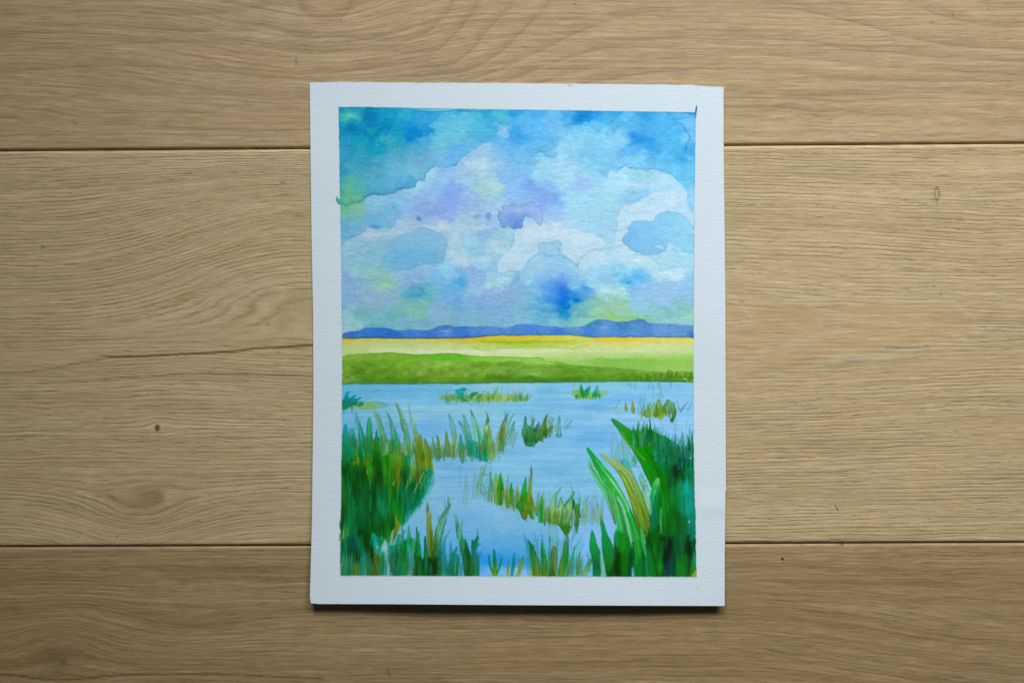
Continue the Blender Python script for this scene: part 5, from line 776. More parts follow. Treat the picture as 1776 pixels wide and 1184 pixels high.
class NT:
    """small node-graph helper"""
    def __init__(self, name):
        self.m = bpy.data.materials.new(name); self.m.use_nodes = True
        self.t = self.m.node_tree; self.b = self.t.nodes['Principled BSDF']

    def n(self, typ, **kw):
        nd = self.t.nodes.new(typ)
        for k, v in kw.items():
            setattr(nd, k, v)
        return nd

    def put(self, sock, v):
        if isinstance(v, (int, float)):
            sock.default_value = v
        elif isinstance(v, (tuple, list)):
            sock.default_value = tuple(v) if len(v) == len(sock.default_value) else tuple(v) + (1.0,)
        else:
            self.t.links.new(v, sock)

    def attr(self, name, colour=False):
        a = self.n('ShaderNodeAttribute', attribute_name=name)
        return a.outputs['Color'] if colour else a.outputs['Fac']

    def math(self, op, a, b=0.0, c=None, clamp=False):
        nd = self.n('ShaderNodeMath', operation=op, use_clamp=clamp)
        self.put(nd.inputs[0], a); self.put(nd.inputs[1], b)
        if c is not None:
            self.put(nd.inputs[2], c)
        return nd.outputs[0]

    def vec(self, x, y, z=0.0):
        nd = self.n('ShaderNodeCombineXYZ')
        for i, v in enumerate((x, y, z)):
            self.put(nd.inputs[i], v)
        return nd.outputs[0]

    def noise(self, x, y, z=0.0, detail=2.0, rough=0.5, dist=0.0):
        nd = self.n('ShaderNodeTexNoise'); self.put(nd.inputs['Vector'], self.vec(x, y, z))
        nd.inputs['Scale'].default_value = 1.0; nd.inputs['Detail'].default_value = detail
        nd.inputs['Roughness'].default_value = rough; nd.inputs['Distortion'].default_value = dist
        return nd.outputs['Fac']

    def ramp(self, v, a, b, lo=0.0, hi=1.0):
        nd = self.n('ShaderNodeMapRange', interpolation_type='SMOOTHSTEP')
        self.put(nd.inputs['Value'], v)
        for k, x in (('From Min', a), ('From Max', b), ('To Min', lo), ('To Max', hi)):
            self.put(nd.inputs[k], x)
        return nd.outputs['Result']

    def mix(self, f, a, b, mode='MIX'):
        nd = self.n('ShaderNodeMix', data_type='RGBA', blend_type=mode)
        self.put(nd.inputs[0], f); self.put(nd.inputs[6], a); self.put(nd.inputs[7], b)
        return nd.outputs[2]

    def bump(self, h, dist, strength=1.0, normal=None):
        nd = self.n('ShaderNodeBump'); self.put(nd.inputs['Height'], h)
        nd.inputs['Distance'].default_value = dist; nd.inputs['Strength'].default_value = strength
        if normal is not None:
            self.put(nd.inputs['Normal'], normal)
        return nd.outputs['Normal']

    def out(self, col, rough, spec, normal=None):
        self.put(self.b.inputs['Base Color'], col); self.put(self.b.inputs['Roughness'], rough)
        self.put(self.b.inputs['Specular IOR Level'], spec)
        if normal is not None:
            self.put(self.b.inputs['Normal'], normal)
        return self.m


# ------------------------------------------------------------------ floor planks
def wood(name, pale, mid, deep, pink, pore_amt, pore_lo, relief, fibre_amt, seed, groove_amt=.2, per=8.5, band_amt=1.0, spec=0.5, rough=0.5):
    g = NT(name)
    X, Y, u = g.attr('px'), g.attr('py'), g.attr('ring')
    tint, dark, light = g.attr('tint'), g.attr('dark'), g.attr('light')
    d = lambda v, k: g.math('DIVIDE', v, k)
    fib = g.noise(d(X, 60), d(u, 3.0), seed, 3, .65)
    fib2 = g.noise(d(X, 260), d(u, 5.5), seed + 3, 2, .5)
    ring = g.noise(d(X, 700), d(u, 8.5), seed + 7, 1, .5)
    dash = g.noise(d(X, 22), d(Y, 2.5), seed + 11, 2, .55)
    dash2 = g.noise(d(X, 55), d(u, 3.2), seed + 13, 2, .5)
    zone = g.noise(d(X, 190), d(Y, 60), seed + 17, 2, .5)
    band = g.noise(d(X, 900), d(u, 30), seed + 19, 2, .5)
    hue = g.noise(d(X, 130), d(Y, 45), seed + 23, 3, .6)
    fib3 = g.noise(d(X, 34), d(Y, 2.7), seed + 53, 2, .6)
    speck = g.noise(d(X, 5), d(Y, 3), seed + 29, 2, .6)
    # open pores: short dashes along the board, gathered on the early wood of each ring
    pz = g.math('ADD', g.math('MULTIPLY', dash, .62), g.math('ADD', g.math('MULTIPLY', ring, .26), g.math('MULTIPLY', dash2, .30)))
    pz = g.math('ADD', pz, g.math('MULTIPLY', g.math('SUBTRACT', zone, .5), .16))
    pz = g.math('SUBTRACT', pz, g.math('MULTIPLY', tint, .09))
    pore = g.ramp(pz, pore_lo, pore_lo + .12)
    # ring grooves: thin lines that follow the figure and break up along their length
    ph = g.math('ADD', d(u, per), g.math('MULTIPLY', g.noise(d(X, 520), d(u, 60), seed + 31, 2, .5), 2.6))
    tri = g.math('ABSOLUTE', g.math('SUBTRACT', g.math('FRACT', ph), .5))
    brk = g.ramp(g.math('ADD', g.math('MULTIPLY', g.noise(d(X, 46), d(u, 5), seed + 37, 2, .55), .55), g.math('MULTIPLY', g.noise(d(X, 260), d(Y, 50), seed + 41, 2, .5), .5)), .40, .66)
    brk = g.math('MULTIPLY', brk, g.math('SUBTRACT', 1.0, g.math('MULTIPLY', tint, .85)))
    groove = g.math('MULTIPLY', g.ramp(tri, .05, .22, 1.0, 0.0), brk)
    c = g.mix(g.ramp(band, .32, .68), deep, pale)
    c = g.mix(1.0 - 0.62 * band_amt, c, mid)
    c = g.mix(g.ramp(hue, .42, .72, 0, .42), c, pink)
    c = g.mix(g.math('MULTIPLY', tint, .85), c, pink)
    k = g.math('ADD', 1.0, g.math('MULTIPLY', g.math('SUBTRACT', fib, .5), fibre_amt))
    k = g.math('MULTIPLY', k, g.math('ADD', 1.0, g.math('MULTIPLY', g.math('SUBTRACT', fib2, .5), fibre_amt * .9)))
    k = g.math('MULTIPLY', k, g.math('ADD', 1.0, g.math('MULTIPLY', g.math('SUBTRACT', fib3, .5), fibre_amt * .9)))
    k = g.math('MULTIPLY', k, g.math('ADD', 1.0, g.math('MULTIPLY', g.math('SUBTRACT', speck, .5), .30)))
    k = g.math('MULTIPLY', k, g.math('SUBTRACT', 1.0, g.math('MULTIPLY', pore, pore_amt)))
    k = g.math('MULTIPLY', k, g.math('SUBTRACT', 1.0, g.math('MULTIPLY', groove, groove_amt)))
    kc = g.n('ShaderNodeCombineColor'); g.put(kc.inputs[0], k); g.put(kc.inputs[1], k); g.put(kc.inputs[2], g.math('MULTIPLY', k, g.math('POWER', k, .25)))
    c = g.mix(1.0, c, kc.outputs[0], 'MULTIPLY')
    c = g.mix(light, c, g.mix(.5, pale, (.66, .56, .37)))
    c = g.mix(dark, c, (.035, .02, .009))
    h = g.math('SUBTRACT', g.math('MULTIPLY', fib, .8), g.math('ADD', g.math('ADD', g.math('MULTIPLY', pore, .8), g.math('MULTIPLY', groove, .9)), g.math('MULTIPLY', dark, .8)))
    nrm = g.bump(h, relief)
    return g.out(c, g.math('ADD', rough, g.math('MULTIPLY', pore, .2)), spec, nrm)


def grid_faces(ny, nx):
    i = np.arange(ny * nx, dtype=np.int32).reshape(ny, nx)
    return np.stack((i[:-1, :-1], i[1:, :-1], i[1:, 1:], i[:-1, 1:]), -1).reshape(-1, 4)


def gauss(x, s):
    return np.exp(-(x / s) ** 2)


def F(X, Y, sx, sy, seed, n=3):
    return fbm(sx, sy, seed, n, X, Y)


def knot(X, Y, x, y, r, el=1.4):
    return np.sqrt(((X - x) / el) ** 2 + (Y - y) ** 2) / r


def ring_top(X, Y):
    r1 = np.sqrt(((X - 560) / np.where(X < 560, 2.6, 1.9)) ** 2 + (Y + 30) ** 2)
    r2 = np.sqrt(((X - 1730) / 4.6) ** 2 + (Y + 75) ** 2) + 18
    r3 = Y + 60 + 0.00 * X
    k = 26.0
    u = -k * np.log(np.exp(-r1 / k) + np.exp(-r2 / k) + np.exp(-r3 / k) * 0.6)
    f = sstep(150, 245, Y)
    u = u * (1 - f) + (Y + 40 + 5 * F(X, Y, 240, 60, 301)) * f
    u = u + 4 * F(X, Y, 160, 50, 302) + 1.6 * F(X, Y, 40, 14, 303)
    t = 0.55 * sstep(.15, .6, F(X, Y, 420, 34, 304)) + .6 * gauss((u - 22), 12) * gauss(X - 560, 120)
    dark = np.zeros_like(X)
    for x, y, r in [(592, 37, 1.8), (996, 8, 2.2), (514, 108, 2.2), (131, 215, 1.9), (1715, 15, 2.0), (1652, 26, 1.5), (1616, 37, 1.5), (504, 12, 1.6)]:
        dark = np.maximum(dark, .62 * (1 - sstep(.5, 1.3, knot(X, Y, x, y, r, .8))))
    dark = np.maximum(dark, .35 * gauss(ldist([(512, 98), (514, 112), (512, 120)], X, Y), 1.3))
    # late-wood lines of the big cathedral figure
    arcs = [[(790, -20), (785, 6), (770, 30), (735, 60), (700, 71), (640, 69), (590, 63), (540, 66), (495, 58)], [(832, -20), (828, 4), (815, 30), (790, 56), (768, 80), (745, 90), (690, 90), (620, 86), (560, 88), (500, 84)],
            [(897, -20), (890, 4), (870, 26), (838, 60), (820, 85), (790, 107), (760, 115), (690, 118), (600, 122), (520, 124)], [(962, -20), (955, 2), (935, 26), (905, 55), (880, 80), (840, 107), (800, 125), (740, 131), (650, 134), (560, 140)],
            [(780, 148), (850, 126), (905, 103), (960, 76), (1010, 53), (1070, 31), (1150, 17), (1280, 9), (1360, 13), (1450, 30), (1540, 55), (1640, 78), (1800, 85)], [(860, 148), (950, 112), (1010, 92), (1070, 79), (1150, 67), (1260, 63), (1380, 70), (1520, 90), (1800, 108)],
            [(930, 146), (1010, 122), (1090, 109), (1180, 101), (1290, 97), (1420, 103), (1600, 122), (1800, 128)], [(1010, 146), (1100, 130), (1200, 120), (1320, 121), (1500, 138), (1800, 142)], [(1560, -12), (1610, 20), (1690, 40), (1800, 46)], [(1660, -16), (1700, 4), (1740, 13), (1800, 6)],
            [(-60, 68), (0, 62), (120, 53), (230, 48), (330, 55), (450, 51), (540, 62)], [(-60, 92), (0, 88), (150, 82), (280, 73), (420, 78), (540, 92)], [(-60, 134), (0, 128), (170, 113), (300, 118), (480, 134), (560, 142)], [(-60, 180), (0, 176), (90, 173), (200, 166), (360, 164), (540, 172)], [(-60, 206), (60, 203), (200, 196), (400, 196), (560, 200)],
            [(-60, 30), (60, 24), (200, 20), (330, 26), (430, 16), (500, 4)], [(516, -10), (524, 18), (545, 33), (565, 37), (592, 32), (607, 14), (604, -10)], [(1260, 158), (1400, 166), (1560, 160), (1800, 168)], [(1260, 196), (1400, 190), (1600, 202), (1800, 194)]]
    wx = X + 3 * F(X, Y, 60, 18, 305); wy = Y + 2.2 * F(X, Y, 70, 16, 306) + .7 * F(X, Y, 14, 5, 308)
    late = np.zeros_like(X); lip = np.zeros_like(X); broad = np.zeros_like(X)
    for n_, q in enumerate(arcs):
        q = smooth_pts(q, 3, False)
        wk = .75 if q[:, 1].max() < 150 else .45
        dd = ldist(q, wx, wy); late = np.maximum(late, wk * gauss(dd, 1.9)); broad = np.maximum(broad, wk * gauss(ldist(q, wx, wy + 6), 9))
        lip = np.maximum(lip, wk * gauss(ldist(q, wx, wy - 3.6), 2.0))
    keep_ = np.clip(.62 + .85 * F(X, Y, 110, 24, 309), .08, 1)
    dark = np.maximum(dark, .36 * late * keep_ + .20 * broad * np.clip(.6 + .5 * F(X, Y, 140, 30, 311), 0, 1))
    t = np.maximum(t, .6 * broad)
    light = np.maximum(.40 * lip * keep_, .24 * sstep(.25, .7, F(X, Y, 200, 9, 307)) * sstep(900, 1300, X))
    return u, np.clip(t, 0, 1), dark, light


def ring_mid(X, Y):
    u = Y + 5 * F(X, Y, 330, 70, 311) + 2.2 * F(X, Y, 90, 22, 312) + .9 * F(X, Y, 30, 8, 313)
    e = sstep(255, 400, Y) * (1 - sstep(470, 618, Y))
    u = u + 95 * sstep(40, 520, X) ** 1.4 * e * (1 - sstep(560, 760, X))
    u = u - 8 * ((Y - 742) / 10) * gauss(X - 273, 26) * gauss(Y - 742, 15)
    u = u - 46 * gauss(X - 235, 125) * sstep(800, 905, Y) + 12 * gauss(X - 265, 70) * gauss(Y - 840, 26)
    u = u + 13 * gauss(X - 330, 150) * gauss(Y - 660, 60)
    f = sstep(1150, 1260, X)
    yc = 575 + 6 * F(X, Y, 260, 80, 314)
    uc = yc + (Y - yc) / (1 + .30 * np.clip((1700 - X) / 460, 0, 1.2) * gauss(Y - yc, 190))
    uc = uc + 4 * F(X, Y, 120, 16, 318)
    u = u * (1 - f) + uc * f
    w_ = 5 * F(X, Y, 60, 10, 315) + 3 * F(X, Y, 22, 5, 316)
    yw = Y + w_
    # nose of the cathedral figure on the right
    lightm = np.zeros_like(X); tint = np.zeros_like(X)
    up = np.interp(X, [1230, 1290, 1350, 1420, 1500, 1560, 1640, 1690, 1710], [486, 505, 520, 530, 522, 520, 525, 542, 556])
    dn = np.interp(X, [1230, 1290, 1350, 1420, 1470, 1530, 1600, 1660, 1710], [664, 655, 640, 628, 622, 612, 600, 592, 556])
    inside = sstep(-6, 6, np.minimum(yw - up, dn - yw)) * (1 - sstep(1690, 1712, X)) * f
    tint = inside * (.85 + .45 * F(X, Y, 90, 20, 317))
    cut = [([(1242, 592), (1275, 572), (1300, 545), (1278, 520), (1262, 505)], 6), ([(1245, 655), (1290, 632), (1330, 606), (1400, 590), (1440, 572), (1470, 558), (1440, 540), (1390, 520), (1330, 508)], 6), ([(1345, 650), (1390, 640), (1440, 630), (1455, 620), (1500, 617), (1560, 614)], 4.5), ([(1535, 603), (1580, 602), (1640, 592), (1680, 578), (1700, 568), (1760, 556)], 5), ([(1470, 560), (1540, 556), (1560, 562)], 3.4), ([(1500, 518), (1620, 520), (1660, 530), (1690, 548)], 4.5), ([(1245, 664), (1280, 662), (1330, 655)], 3)]
    for p, wd in cut:
        lightm = np.maximum(lightm, gauss(ldist(p, X + 2 * w_, yw), wd))
    b3 = np.interp(X, [1230, 1440, 1560, 1800], [682, 655, 640, 618])
    tint = np.maximum(tint, .55 * gauss(yw - b3, 13) * f)
    tint = np.clip(tint - .9 * lightm * f, 0, 1)
    lightm = lightm * f * np.clip(.55 + .9 * F(X, Y, 18, 3.6, 319), 0, 1) * .62
    tint = np.maximum(tint, .55 * gauss(X - 60, 130) * gauss(yw - 615, 22))
    tint = np.maximum(tint, .5 * sstep(.1, .6, F(X, Y, 380, 40, 320)) * (1 - f) * (Y > 600) * .8)
    tint = np.maximum(tint, .45 * gauss(ldist([(500, 545), (485, 585), (470, 592)], X, Y), 26))
    dark = .95 * gauss(ldist([(165, 617), (200, 618.5), (265, 617.5), (300, 615), (360, 612), (410, 609), (440, 604), (480, 602.5), (560, 597), (700, 590)], X, Y + .7 * F(X, Y, 9, 9, 321)), 1.75) * sstep(160, 190, X)
    dark = np.maximum(dark, .6 * gauss(ldist([(60, 664), (130, 661), (200, 657), (280, 652), (320, 648), (420, 649), (540, 652)], X, Y + F(X, Y, 14, 9, 322)), 1.3) * sstep(-60, 240, X))
    dark = np.maximum(dark, .42 * gauss(ldist([(-80, 648), (40, 647), (90, 640), (140, 628), (180, 623)], X, Y + F(X, Y, 14, 9, 323)), 1.6))
    kx = knot(X, Y, 273, 742, 8, .7)
    dark = np.maximum(dark, .88 * (1 - sstep(.35, 1.15, kx + .2 * F(X, Y, 6, 6, 324))))
    dark = np.maximum(dark, .55 * gauss(np.sqrt(((X - 1625) / .8) ** 2 + ((Y - 337) / 2.4) ** 2) - 4.6, 1.4) * (X < 1630))
    for x, y, r, a in [(482, 611, 2.4, .5), (466, 562, 2.2, .4), (74, 429, 2.6, .45), (490, 318, 4.0, .35), (1620, 497, 3, .3), (1632, 512, 3, .25), (1318, 473, 1.8, .5), (203, 930, 2.2, .5), (368, 450, 1.6, .4)]:
        dark = np.maximum(dark, a * (1 - sstep(.4, 1.4, knot(X, Y, x, y, r, 1.2))))
    dark = np.maximum(dark, .55 * gauss(ldist([(246, 858), (258, 854), (270, 855), (284, 861)], X, Y), 1.5))
    dark = np.maximum(dark, .62 * gauss(ldist([(1535, 603), (1580, 603), (1610, 601)], X, Y + F(X, Y, 9, 6, 325)), 1.2))
    dark = np.maximum(dark, .24 * gauss(X - 255, 60) * gauss(Y - 875, 34))
    tint = np.maximum(tint, .5 * gauss(X - 262, 60) * gauss(Y - 865, 45))
    light = lightm
    for p, a in [([(151, 832), (153, 855), (149, 900), (145, 938)], .35), ([(92, 872), (104, 900)], .3), ([(340, 812), (346, 830), (340, 838)], .25), ([(402, 820), (392, 848), (376, 866), (352, 905)], .25), ([(262, 680), (255, 682)], .7), ([(100, 776), (94, 784)], .5), ([(238, 830), (228, 846)], .25), ([(450, 905), (485, 890)], .22), ([(468, 848), (430, 870), (405, 880)], .2)]:
        light = np.maximum(light, a * gauss(ldist(p, X, Y + .5 * F(X, Y, 6, 6, 326)), 1.2))
    light = np.maximum(light, .22 * sstep(.2, .7, F(X, Y, 150, 40, 327)) * gauss(X - 420, 170) * gauss(Y - 460, 90))
    return u, np.clip(tint, 0, 1), dark, light


def ring_bottom(X, Y):
    u = Y + 6 * F(X, Y, 300, 60, 331) + 2.5 * F(X, Y, 80, 20, 332) + F(X, Y, 26, 7, 333)
    u = u + 27 * gauss(X - 112, 85) * gauss(Y - 1105, 55) - 16 * gauss(X - 120, 90) * sstep(1140, 1190, Y)
    u = u - 60 * sstep(1240, 1800, X) * sstep(970, 1120, Y) - 18 * gauss(X - 330, 120) * gauss(Y - 1085, 40)
    kx = knot(X, Y, 108, 1148, 10, 1.3)
    dark = .55 * (1 - sstep(.2, 1.3, kx + .3 * F(X, Y, 8, 8, 334)))
    dark = np.maximum(dark, .36 * gauss(X - 95, 42) * gauss(Y - 1143, 22))
    dark = np.maximum(dark, .62 * gauss(ldist([(-60, 1160), (0, 1168), (50, 1174), (100, 1179), (150, 1176), (210, 1170), (280, 1168), (380, 1168), (460, 1172), (560, 1176)], X, Y + .8 * F(X, Y, 12, 9, 335)), 1.4))
    dark = np.maximum(dark, .5 * gauss(ldist([(672, 1160), (674, 1168), (678, 1175)], X, Y), 1.6))
    dark = np.maximum(dark, .7 * (1 - sstep(.4, 1.3, knot(X, Y, 420, 1131, 1.6, 1))))
    dark = np.maximum(dark, .10 * sstep(.0, .5, F(X, Y, 340, 9, 336)) )
    tint = .6 * sstep(.05, .6, F(X, Y, 460, 26, 337)) + .5 * gauss(X - 110, 80) * gauss(Y - 1140, 40)
    ph = u / 21.0 + .5 * F(X, Y, 380, 40, 339)
    saw = (ph - np.floor(ph)); saw = saw ** 2.0 * (1 - sstep(.9, 1.0, saw))
    dark = np.maximum(dark, .22 * saw * np.clip(.5 + .8 * F(X, Y, 260, 40, 341), 0, 1))
    light = .16 * sstep(.2, .7, F(X, Y, 220, 7, 338))
    for p, a in [([(110, 1058), (150, 1076)], .22), ([(175, 1088), (215, 1106), (245, 1118)], .2), ([(70, 1155), (62, 1170)], .3)]:
        light = np.maximum(light, a * gauss(ldist(p, X, Y), 1.6))
    return u, np.clip(tint, 0, 1), dark, light


def seam_a(x):
    return 261.5 - 13.0 * x / 1776.0


def seam_b(x):
    return 948.0 - 7.6 * x / 1776.0


def plank(name, top, bot, figure, mat, parent, yin):
    step = 2.6
    xs = np.concatenate((np.arange(-760, -30, 45.0), np.arange(-30, 1806, step), np.arange(1810, 2560, 45.0))).astype(np.float32)
    t0, b0 = float(top(888)), float(bot(888))
    y0, y1 = max(t0, yin[0]), min(b0, yin[1])
    ys = np.concatenate((np.arange(t0 + 9, y0 - 5, 30.0), np.arange(y0 + 9 if y0 == t0 else y0, y1 - 8 if y1 == b0 else y1, step), np.arange(y1 + 5, b0 - 9, 30.0)))
    tt = (ys - t0) / (b0 - t0)
    edge = np.array([0.0, 0.0, 1.2, 2.6, 4.2, 6.4]); drop = np.array([-6.0, -0.95, -0.62, -0.26, -0.06, 0.0]) * 1e-3
    edge_b = np.array([0.0, 0.0, 0.9, 2.0, 3.4, 5.6])
    nx = len(xs); X = []; Y = []; Z = []
    T, Bm = top(xs), bot(xs)
    for e, z in zip(edge, drop):
        X.append(xs); Y.append(T + 0.9 + e); Z.append(np.full(nx, z))
    for t in tt:
        X.append(xs); Y.append(T + (Bm - T) * t); Z.append(np.zeros(nx))
    for e, z in list(zip(edge_b, drop))[::-1]:
        X.append(xs); Y.append(Bm - 0.9 - e); Z.append(np.full(nx, z))
    X = np.array(X, np.float32); Y = np.array(Y, np.float32); Z = np.array(Z, np.float32)
    Z = Z + 0.00006 * F(X, Y, 130, 60, 340) * (Z > -0.001)
    u, tint, dark, light = figure(X, Y)
    v = np.stack(((X - CXU) * S, (CYU - Y) * S, Z), -1).reshape(-1, 3)
    return mesh_obj(name, v, grid_faces(len(X), nx), mat, parent,
                    {'px': X, 'py': Y, 'ring': u, 'tint': tint, 'dark': np.clip(dark, 0, 1), 'light': np.clip(light, 0, 1)})


under = NT('underlay'); m_under = under.out(under.mix(under.ramp(under.noise(under.math('MULTIPLY', 1, 1), 0, 0), 0, 1), (.03, .022, .012), (.04, .03, .018)), .9, .1)
zt = -0.0075
hx = 1700 * S
floor = mesh_obj('floor', [(-hx, -1060 * S, zt), (hx, -1060 * S, zt), (hx, 1060 * S, zt), (-hx, 1060 * S, zt), (-hx, -1060 * S, zt - .02), (hx, -1060 * S, zt - .02), (hx, 1060 * S, zt - .02), (-hx, 1060 * S, zt - .02)],
                 [(0, 1, 2, 3), (7, 6, 5, 4), (4, 5, 1, 0), (5, 6, 2, 1), (6, 7, 3, 2), (7, 4, 0, 3)], m_under, smooth=False)
tag(floor, kind='structure', label='pale oak laminate floor of wide boards with dark joints')
m_top = wood('oak_top', (0.574, 0.378, 0.196), (0.531, 0.349, 0.175), (0.472, 0.306, 0.150), (0.483, 0.291, 0.139), .22, .65, .00006, .80, 3.0, .08, 9.0, .9, .25)
m_mid = wood('oak_mid', (0.643, 0.449, 0.235), (0.592, 0.408, 0.206), (0.502, 0.337, 0.165), (0.598, 0.375, 0.180), .24, .645, .00013, .70, 41.0, .24, 6.8, .8, .25)
m_bot = wood('oak_bottom', (0.462, 0.298, 0.140), (0.414, 0.259, 0.115), (0.340, 0.206, 0.085), (0.382, 0.235, 0.099), .22, .65, .00006, .84, 83.0, .14, 8.0, 1.0, .25)
plank('plank', lambda x: seam_a(x) - 688, seam_a, ring_top, m_top, floor, (-30, 2000))
plank('plank', seam_a, seam_b, ring_mid, m_mid, floor, (-30, 2000))
plank('plank', seam_b, lambda x: seam_b(x) + 690, ring_bottom, m_bot, floor, (-900, 1214))

# ------------------------------------------------------------------ the sheet of watercolour paper
ALB = np.array((.79, .81, .815), np.float32)                    # bare paper


def sheet_z(px, py):
    """height of the sheet above the boards: lies flat at the top, its lower edge curls up"""
    t = np.clip((py - 640) / 408.0, 0, 1.1)
    side = sstep(500, 760, px) * .25 + .75
    side = side * (1 - .42 * sstep(1080, 1290, px))
    z = 0.00035 + 0.0045 * t ** 2.0 * side
    z = z + 0.0013 * sstep(1120, 1262, px) * (1 - .4 * t) + 0.0003 * (1 - sstep(535, 640, px))
    z = z + 0.00025 * fbm(210, 190, 351, 2, px, py) + 0.0002
    fold = sstep(1205, 1222, px)
    z = z + fold * 0.00022 * (sstep(845, 878, py) - sstep(878, 902, py))
    return z


def sheet_edges(px01, py01):
    """sheet parameter (0..1, 0..1 from the top left) to sheet units, following the hand-cut edges"""
    l = np.interp(py01, [0, .3, .45, .6, .85, .985, 1], [537.2, 540.5, 543.2, 543.6, 541, 537.6, 539])
    r = np.interp(py01, [0, .1, .4, .6, .768, .776, .778, .9, 1], [1255, 1255, 1258, 1258.6, 1259, 1260, 1258.2, 1257, 1256.8])
    t = np.interp(px01, [0, .05, .3, .62, .925, .935, 1], [143.6, 142.8, 143.8, 145.2, 147.6, 149.2, 151])
    b = np.interp(px01, [0, .02, .2, .5, .8, 1], [1045.2, 1046.6, 1047, 1048.6, 1049.6, 1050])
    t = t + .35 * np.interp(px01 * 60, np.arange(61), np.random.RandomState(2).uniform(-1, 1, 61))
    return l, r, t, b


def tooth(g, X, Y):
    a = g.noise(g.math('DIVIDE', X, 10), g.math('DIVIDE', Y, 3.6), 1.0, 3, .6)
    b = g.noise(g.math('DIVIDE', X, 26), g.math('DIVIDE', Y, 9), 5.0, 2, .5)
    return g.math('ADD', a, g.math('MULTIPLY', b, .5))


g = NT('watercolour_paper')
X, Y = g.attr('px'), g.attr('py')
h = tooth(g, X, Y)
c = g.mix(g.noise(g.math('DIVIDE', X, 60), g.math('DIVIDE', Y, 40), 2.0, 3, .6), tuple(ALB * .985), tuple(ALB * 1.015))
c = g.mix(g.math('MULTIPLY', g.attr('dark'), .8), c, (.12, .13, .14))
m_paper = g.out(c, .88, .08, g.bump(h, .00011))
g = NT('watercolour_paint')
X, Y = g.attr('px'), g.attr('py')
m_paint = g.out(g.attr('paint', True), .75, .10, g.bump(tooth(g, X, Y), .00009))

root = bpy.data.objects.new('watercolour_painting', None); COL.objects.link(root)
root.location = (0, 0, 0); root.empty_display_size = .05
tag(root, 'unframed watercolour of a reedy marsh under a cloudy blue sky, lying on the floor boards', 'painting')

xs = np.linspace(0, 1, 241); ys = np.linspace(0, 1, 303)
XX, YY = np.meshgrid(xs, ys)
l, r, t, b = sheet_edges(XX, YY)
SX = (l + (r - l) * XX).astype(np.float32); SY = (t + (b - t) * YY).astype(np.float32)
SZ = sheet_z(SX, SY)
sd = np.zeros_like(SX)
for p, w_, a in [([(1210.3, 1043), (1210.3, 1047.6)], .9, .9), ([(585.6, 1041), (586, 1046)], .9, .35), ([(585.4, 145), (585.8, 148)], .9, .3), ([(984, 147), (988, 149), (992, 147)], 1.2, .5), ([(1209, 152), (1210, 155)], 1, .25), ([(1209, 1017), (1209.5, 1017)], 1, .4), ([(576, 1015), (577, 1015)], 1, .3)]:
    sd = np.maximum(sd, a * gauss(ldist(p, SX, SY), w_))
THICK = 0.0004
k = 1 - SZ / CAM_H
topv = np.stack(((SX - CXU) * S * k, (CYU - SY) * S * k, SZ), -1).reshape(-1, 3)
botv = topv - np.array((0, 0, THICK), np.float32)
n = SX.size; ny, nx = SX.shape
f = grid_faces(ny, nx)
loop = np.concatenate((np.arange(nx), np.arange(1, ny) * nx + nx - 1, (ny - 1) * nx + np.arange(nx - 2, -1, -1), np.arange(ny - 2, 0, -1) * nx))
m_ = len(loop); ii = np.arange(m_)
skirt = np.stack((2 * n + ii, 2 * n + (ii + 1) % m_, 2 * n + m_ + (ii + 1) % m_, 2 * n + m_ + ii), -1)
allf = np.concatenate((f, f[:, ::-1] + n, skirt))
two = lambda a: np.concatenate((a.ravel(), a.ravel(), a.ravel()[loop], a.ravel()[loop]))
paper = mesh_obj('paper_sheet', np.concatenate((topv, botv, topv[loop], botv[loop])), allf, m_paper, root, {'px': two(SX), 'py': two(SY), 'dark': two(sd)})

pic, cov = paint_all()
alb = ALB * lin(pic) / lin(PAPER)
zz = sheet_z(PXX, PYY) + 0.00006
k = 1 - zz / CAM_H
pv = np.stack(((PXX - CXU) * S * k, (CYU - PYY) * S * k, zz), -1).reshape(-1, 3)
keep = np.maximum.reduce([cov[:-1, :-1], cov[1:, :-1], cov[:-1, 1:], cov[1:, 1:]]) > 0.01
pf = grid_faces(PH, PW)[keep.ravel()]
used = np.zeros(PH * PW, bool); used[pf.ravel()] = True
remap = np.cumsum(used) - 1
rgba = np.concatenate((alb, np.ones((PH, PW, 1), np.float32)), -1).reshape(-1, 4)[used]
picture = mesh_obj('painted_picture', pv[used], remap[pf], m_paint, root, {'px': PXX.ravel()[used], 'py': PYY.ravel()[used]}, rgba)

# ------------------------------------------------------------------ crumbs and fibres lying on the boards
def bit(name, px, py, rx, ry, rz, ang, mat, label, cat, seed):
    """an irregular crumb"""
    rr = np.random.RandomState(seed); v = []; f = []
    nu, nv = 9, 5
    for j in range(nv):
        ph = math.pi * (j + .5) / nv - math.pi / 2
        for i in range(nu):
            th = 2 * math.pi * i / nu; q = 1 + rr.uniform(-.22, .22)
            x, y = rx * math.cos(ph) * math.cos(th) * q, ry * math.cos(ph) * math.sin(th) * q
            v.append((x * math.cos(ang) - y * math.sin(ang), x * math.sin(ang) + y * math.cos(ang), rz * (1 + math.sin(ph) * .95)))
    for j in range(nv - 1):
        for i in range(nu):
            f.append((j * nu + i, j * nu + (i + 1) % nu, (j + 1) * nu + (i + 1) % nu, (j + 1) * nu + i))
    f.append(tuple(range(nu - 1, -1, -1))); f.append(tuple((nv - 1) * nu + i for i in range(nu)))
    o = mesh_obj(name, np.array(v), f, mat); x, y = world_xy(px, py)
    o.location = (x, y, 0.0001)
    return tag(o, label, cat)


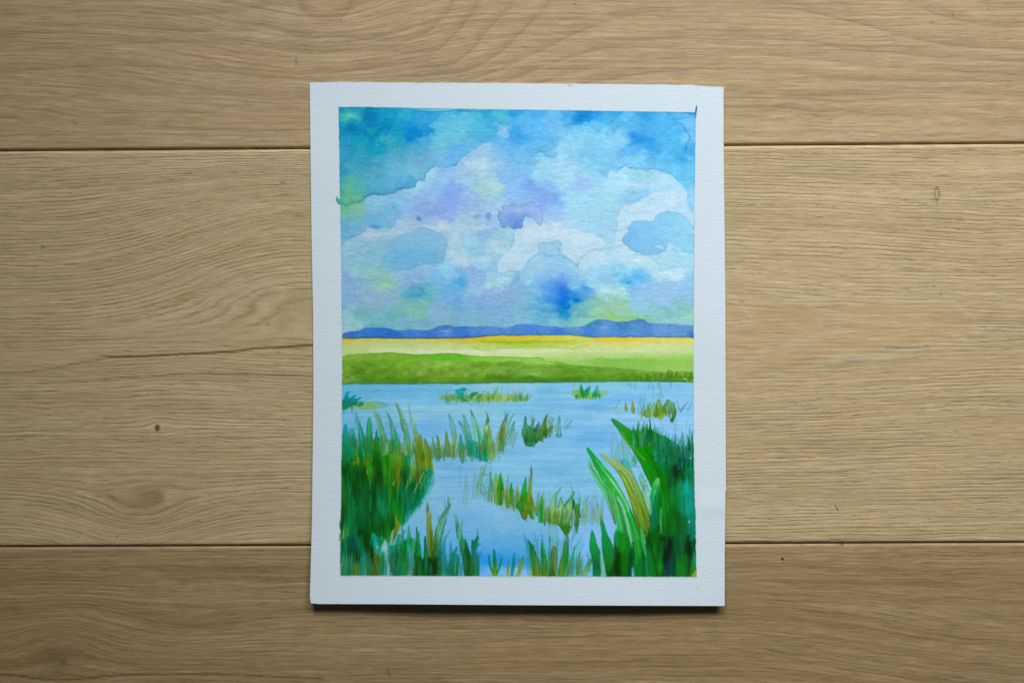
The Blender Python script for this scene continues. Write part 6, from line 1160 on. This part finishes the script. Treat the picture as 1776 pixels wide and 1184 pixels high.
def fibre(name, pts, r, mat, label, cat):
    p = smooth_pts(pts, 4, False); x0, y0 = world_xy(*p[0]); v = []; f = []
    for i, q in enumerate(p):
        a, b_ = p[max(i - 1, 0)], p[min(i + 1, len(p) - 1)]
        d = np.array((b_[0] - a[0], -(b_[1] - a[1]))); d = d / (np.linalg.norm(d) + 1e-9); nrm = np.array((-d[1], d[0]))
        x, y = world_xy(*q); rr = r * (.45 + .55 * math.sin(math.pi * (i + .6) / (len(p) + .2)))
        for k_ in range(6):
            th = 2 * math.pi * k_ / 6
            v.append((x - x0 + nrm[0] * rr * math.cos(th), y - y0 + nrm[1] * rr * math.cos(th), r + rr * math.sin(th)))
    m = len(p)
    for i in range(m - 1):
        for k_ in range(6):
            f.append((i * 6 + k_, i * 6 + (k_ + 1) % 6, (i + 1) * 6 + (k_ + 1) % 6, (i + 1) * 6 + k_))
    f.append((5, 4, 3, 2, 1, 0)); f.append(tuple((m - 1) * 6 + k_ for k_ in range(6)))
    o = mesh_obj(name, np.array(v), f, mat); o.location = (x0, y0, 0.0001)
    return tag(o, label, cat)


def plain(name, a, b_):
    g = NT(name); co = g.n('ShaderNodeTexCoord').outputs['Object']; nz = g.n('ShaderNodeTexNoise'); g.put(nz.inputs['Vector'], co); nz.inputs['Scale'].default_value = 1500
    return g.out(g.mix(nz.outputs['Fac'], a, b_), .8, .2)


m_dark = plain('dark_crumb', (.012, .009, .006), (.03, .02, .012)); m_white = plain('white_dust', (.5, .5, .48), (.7, .7, .68))
bit('crumb', 1357, 967.5, .0006, .00042, .0003, -.5, m_dark, 'tiny black crumb on the lowest board, right of the painting', 'crumb', 4)
fibre('fibre', [(1448, 874), (1450, 879), (1455, 885)], .0001, m_dark, 'thin dark hair-like fibre on the middle board, above the lower joint', 'fibre')
fibre('sliver', [(1458.5, 938), (1460, 940.5), (1462, 943)], .00028, m_dark, 'short thick dark sliver lying across the lower joint of the boards', 'sliver')
bit('dust_speck', 257.5, 680.5, .0005, .0004, .0002, .3, m_white, 'white dust speck on the middle board, left of the painting', 'speck', 9)
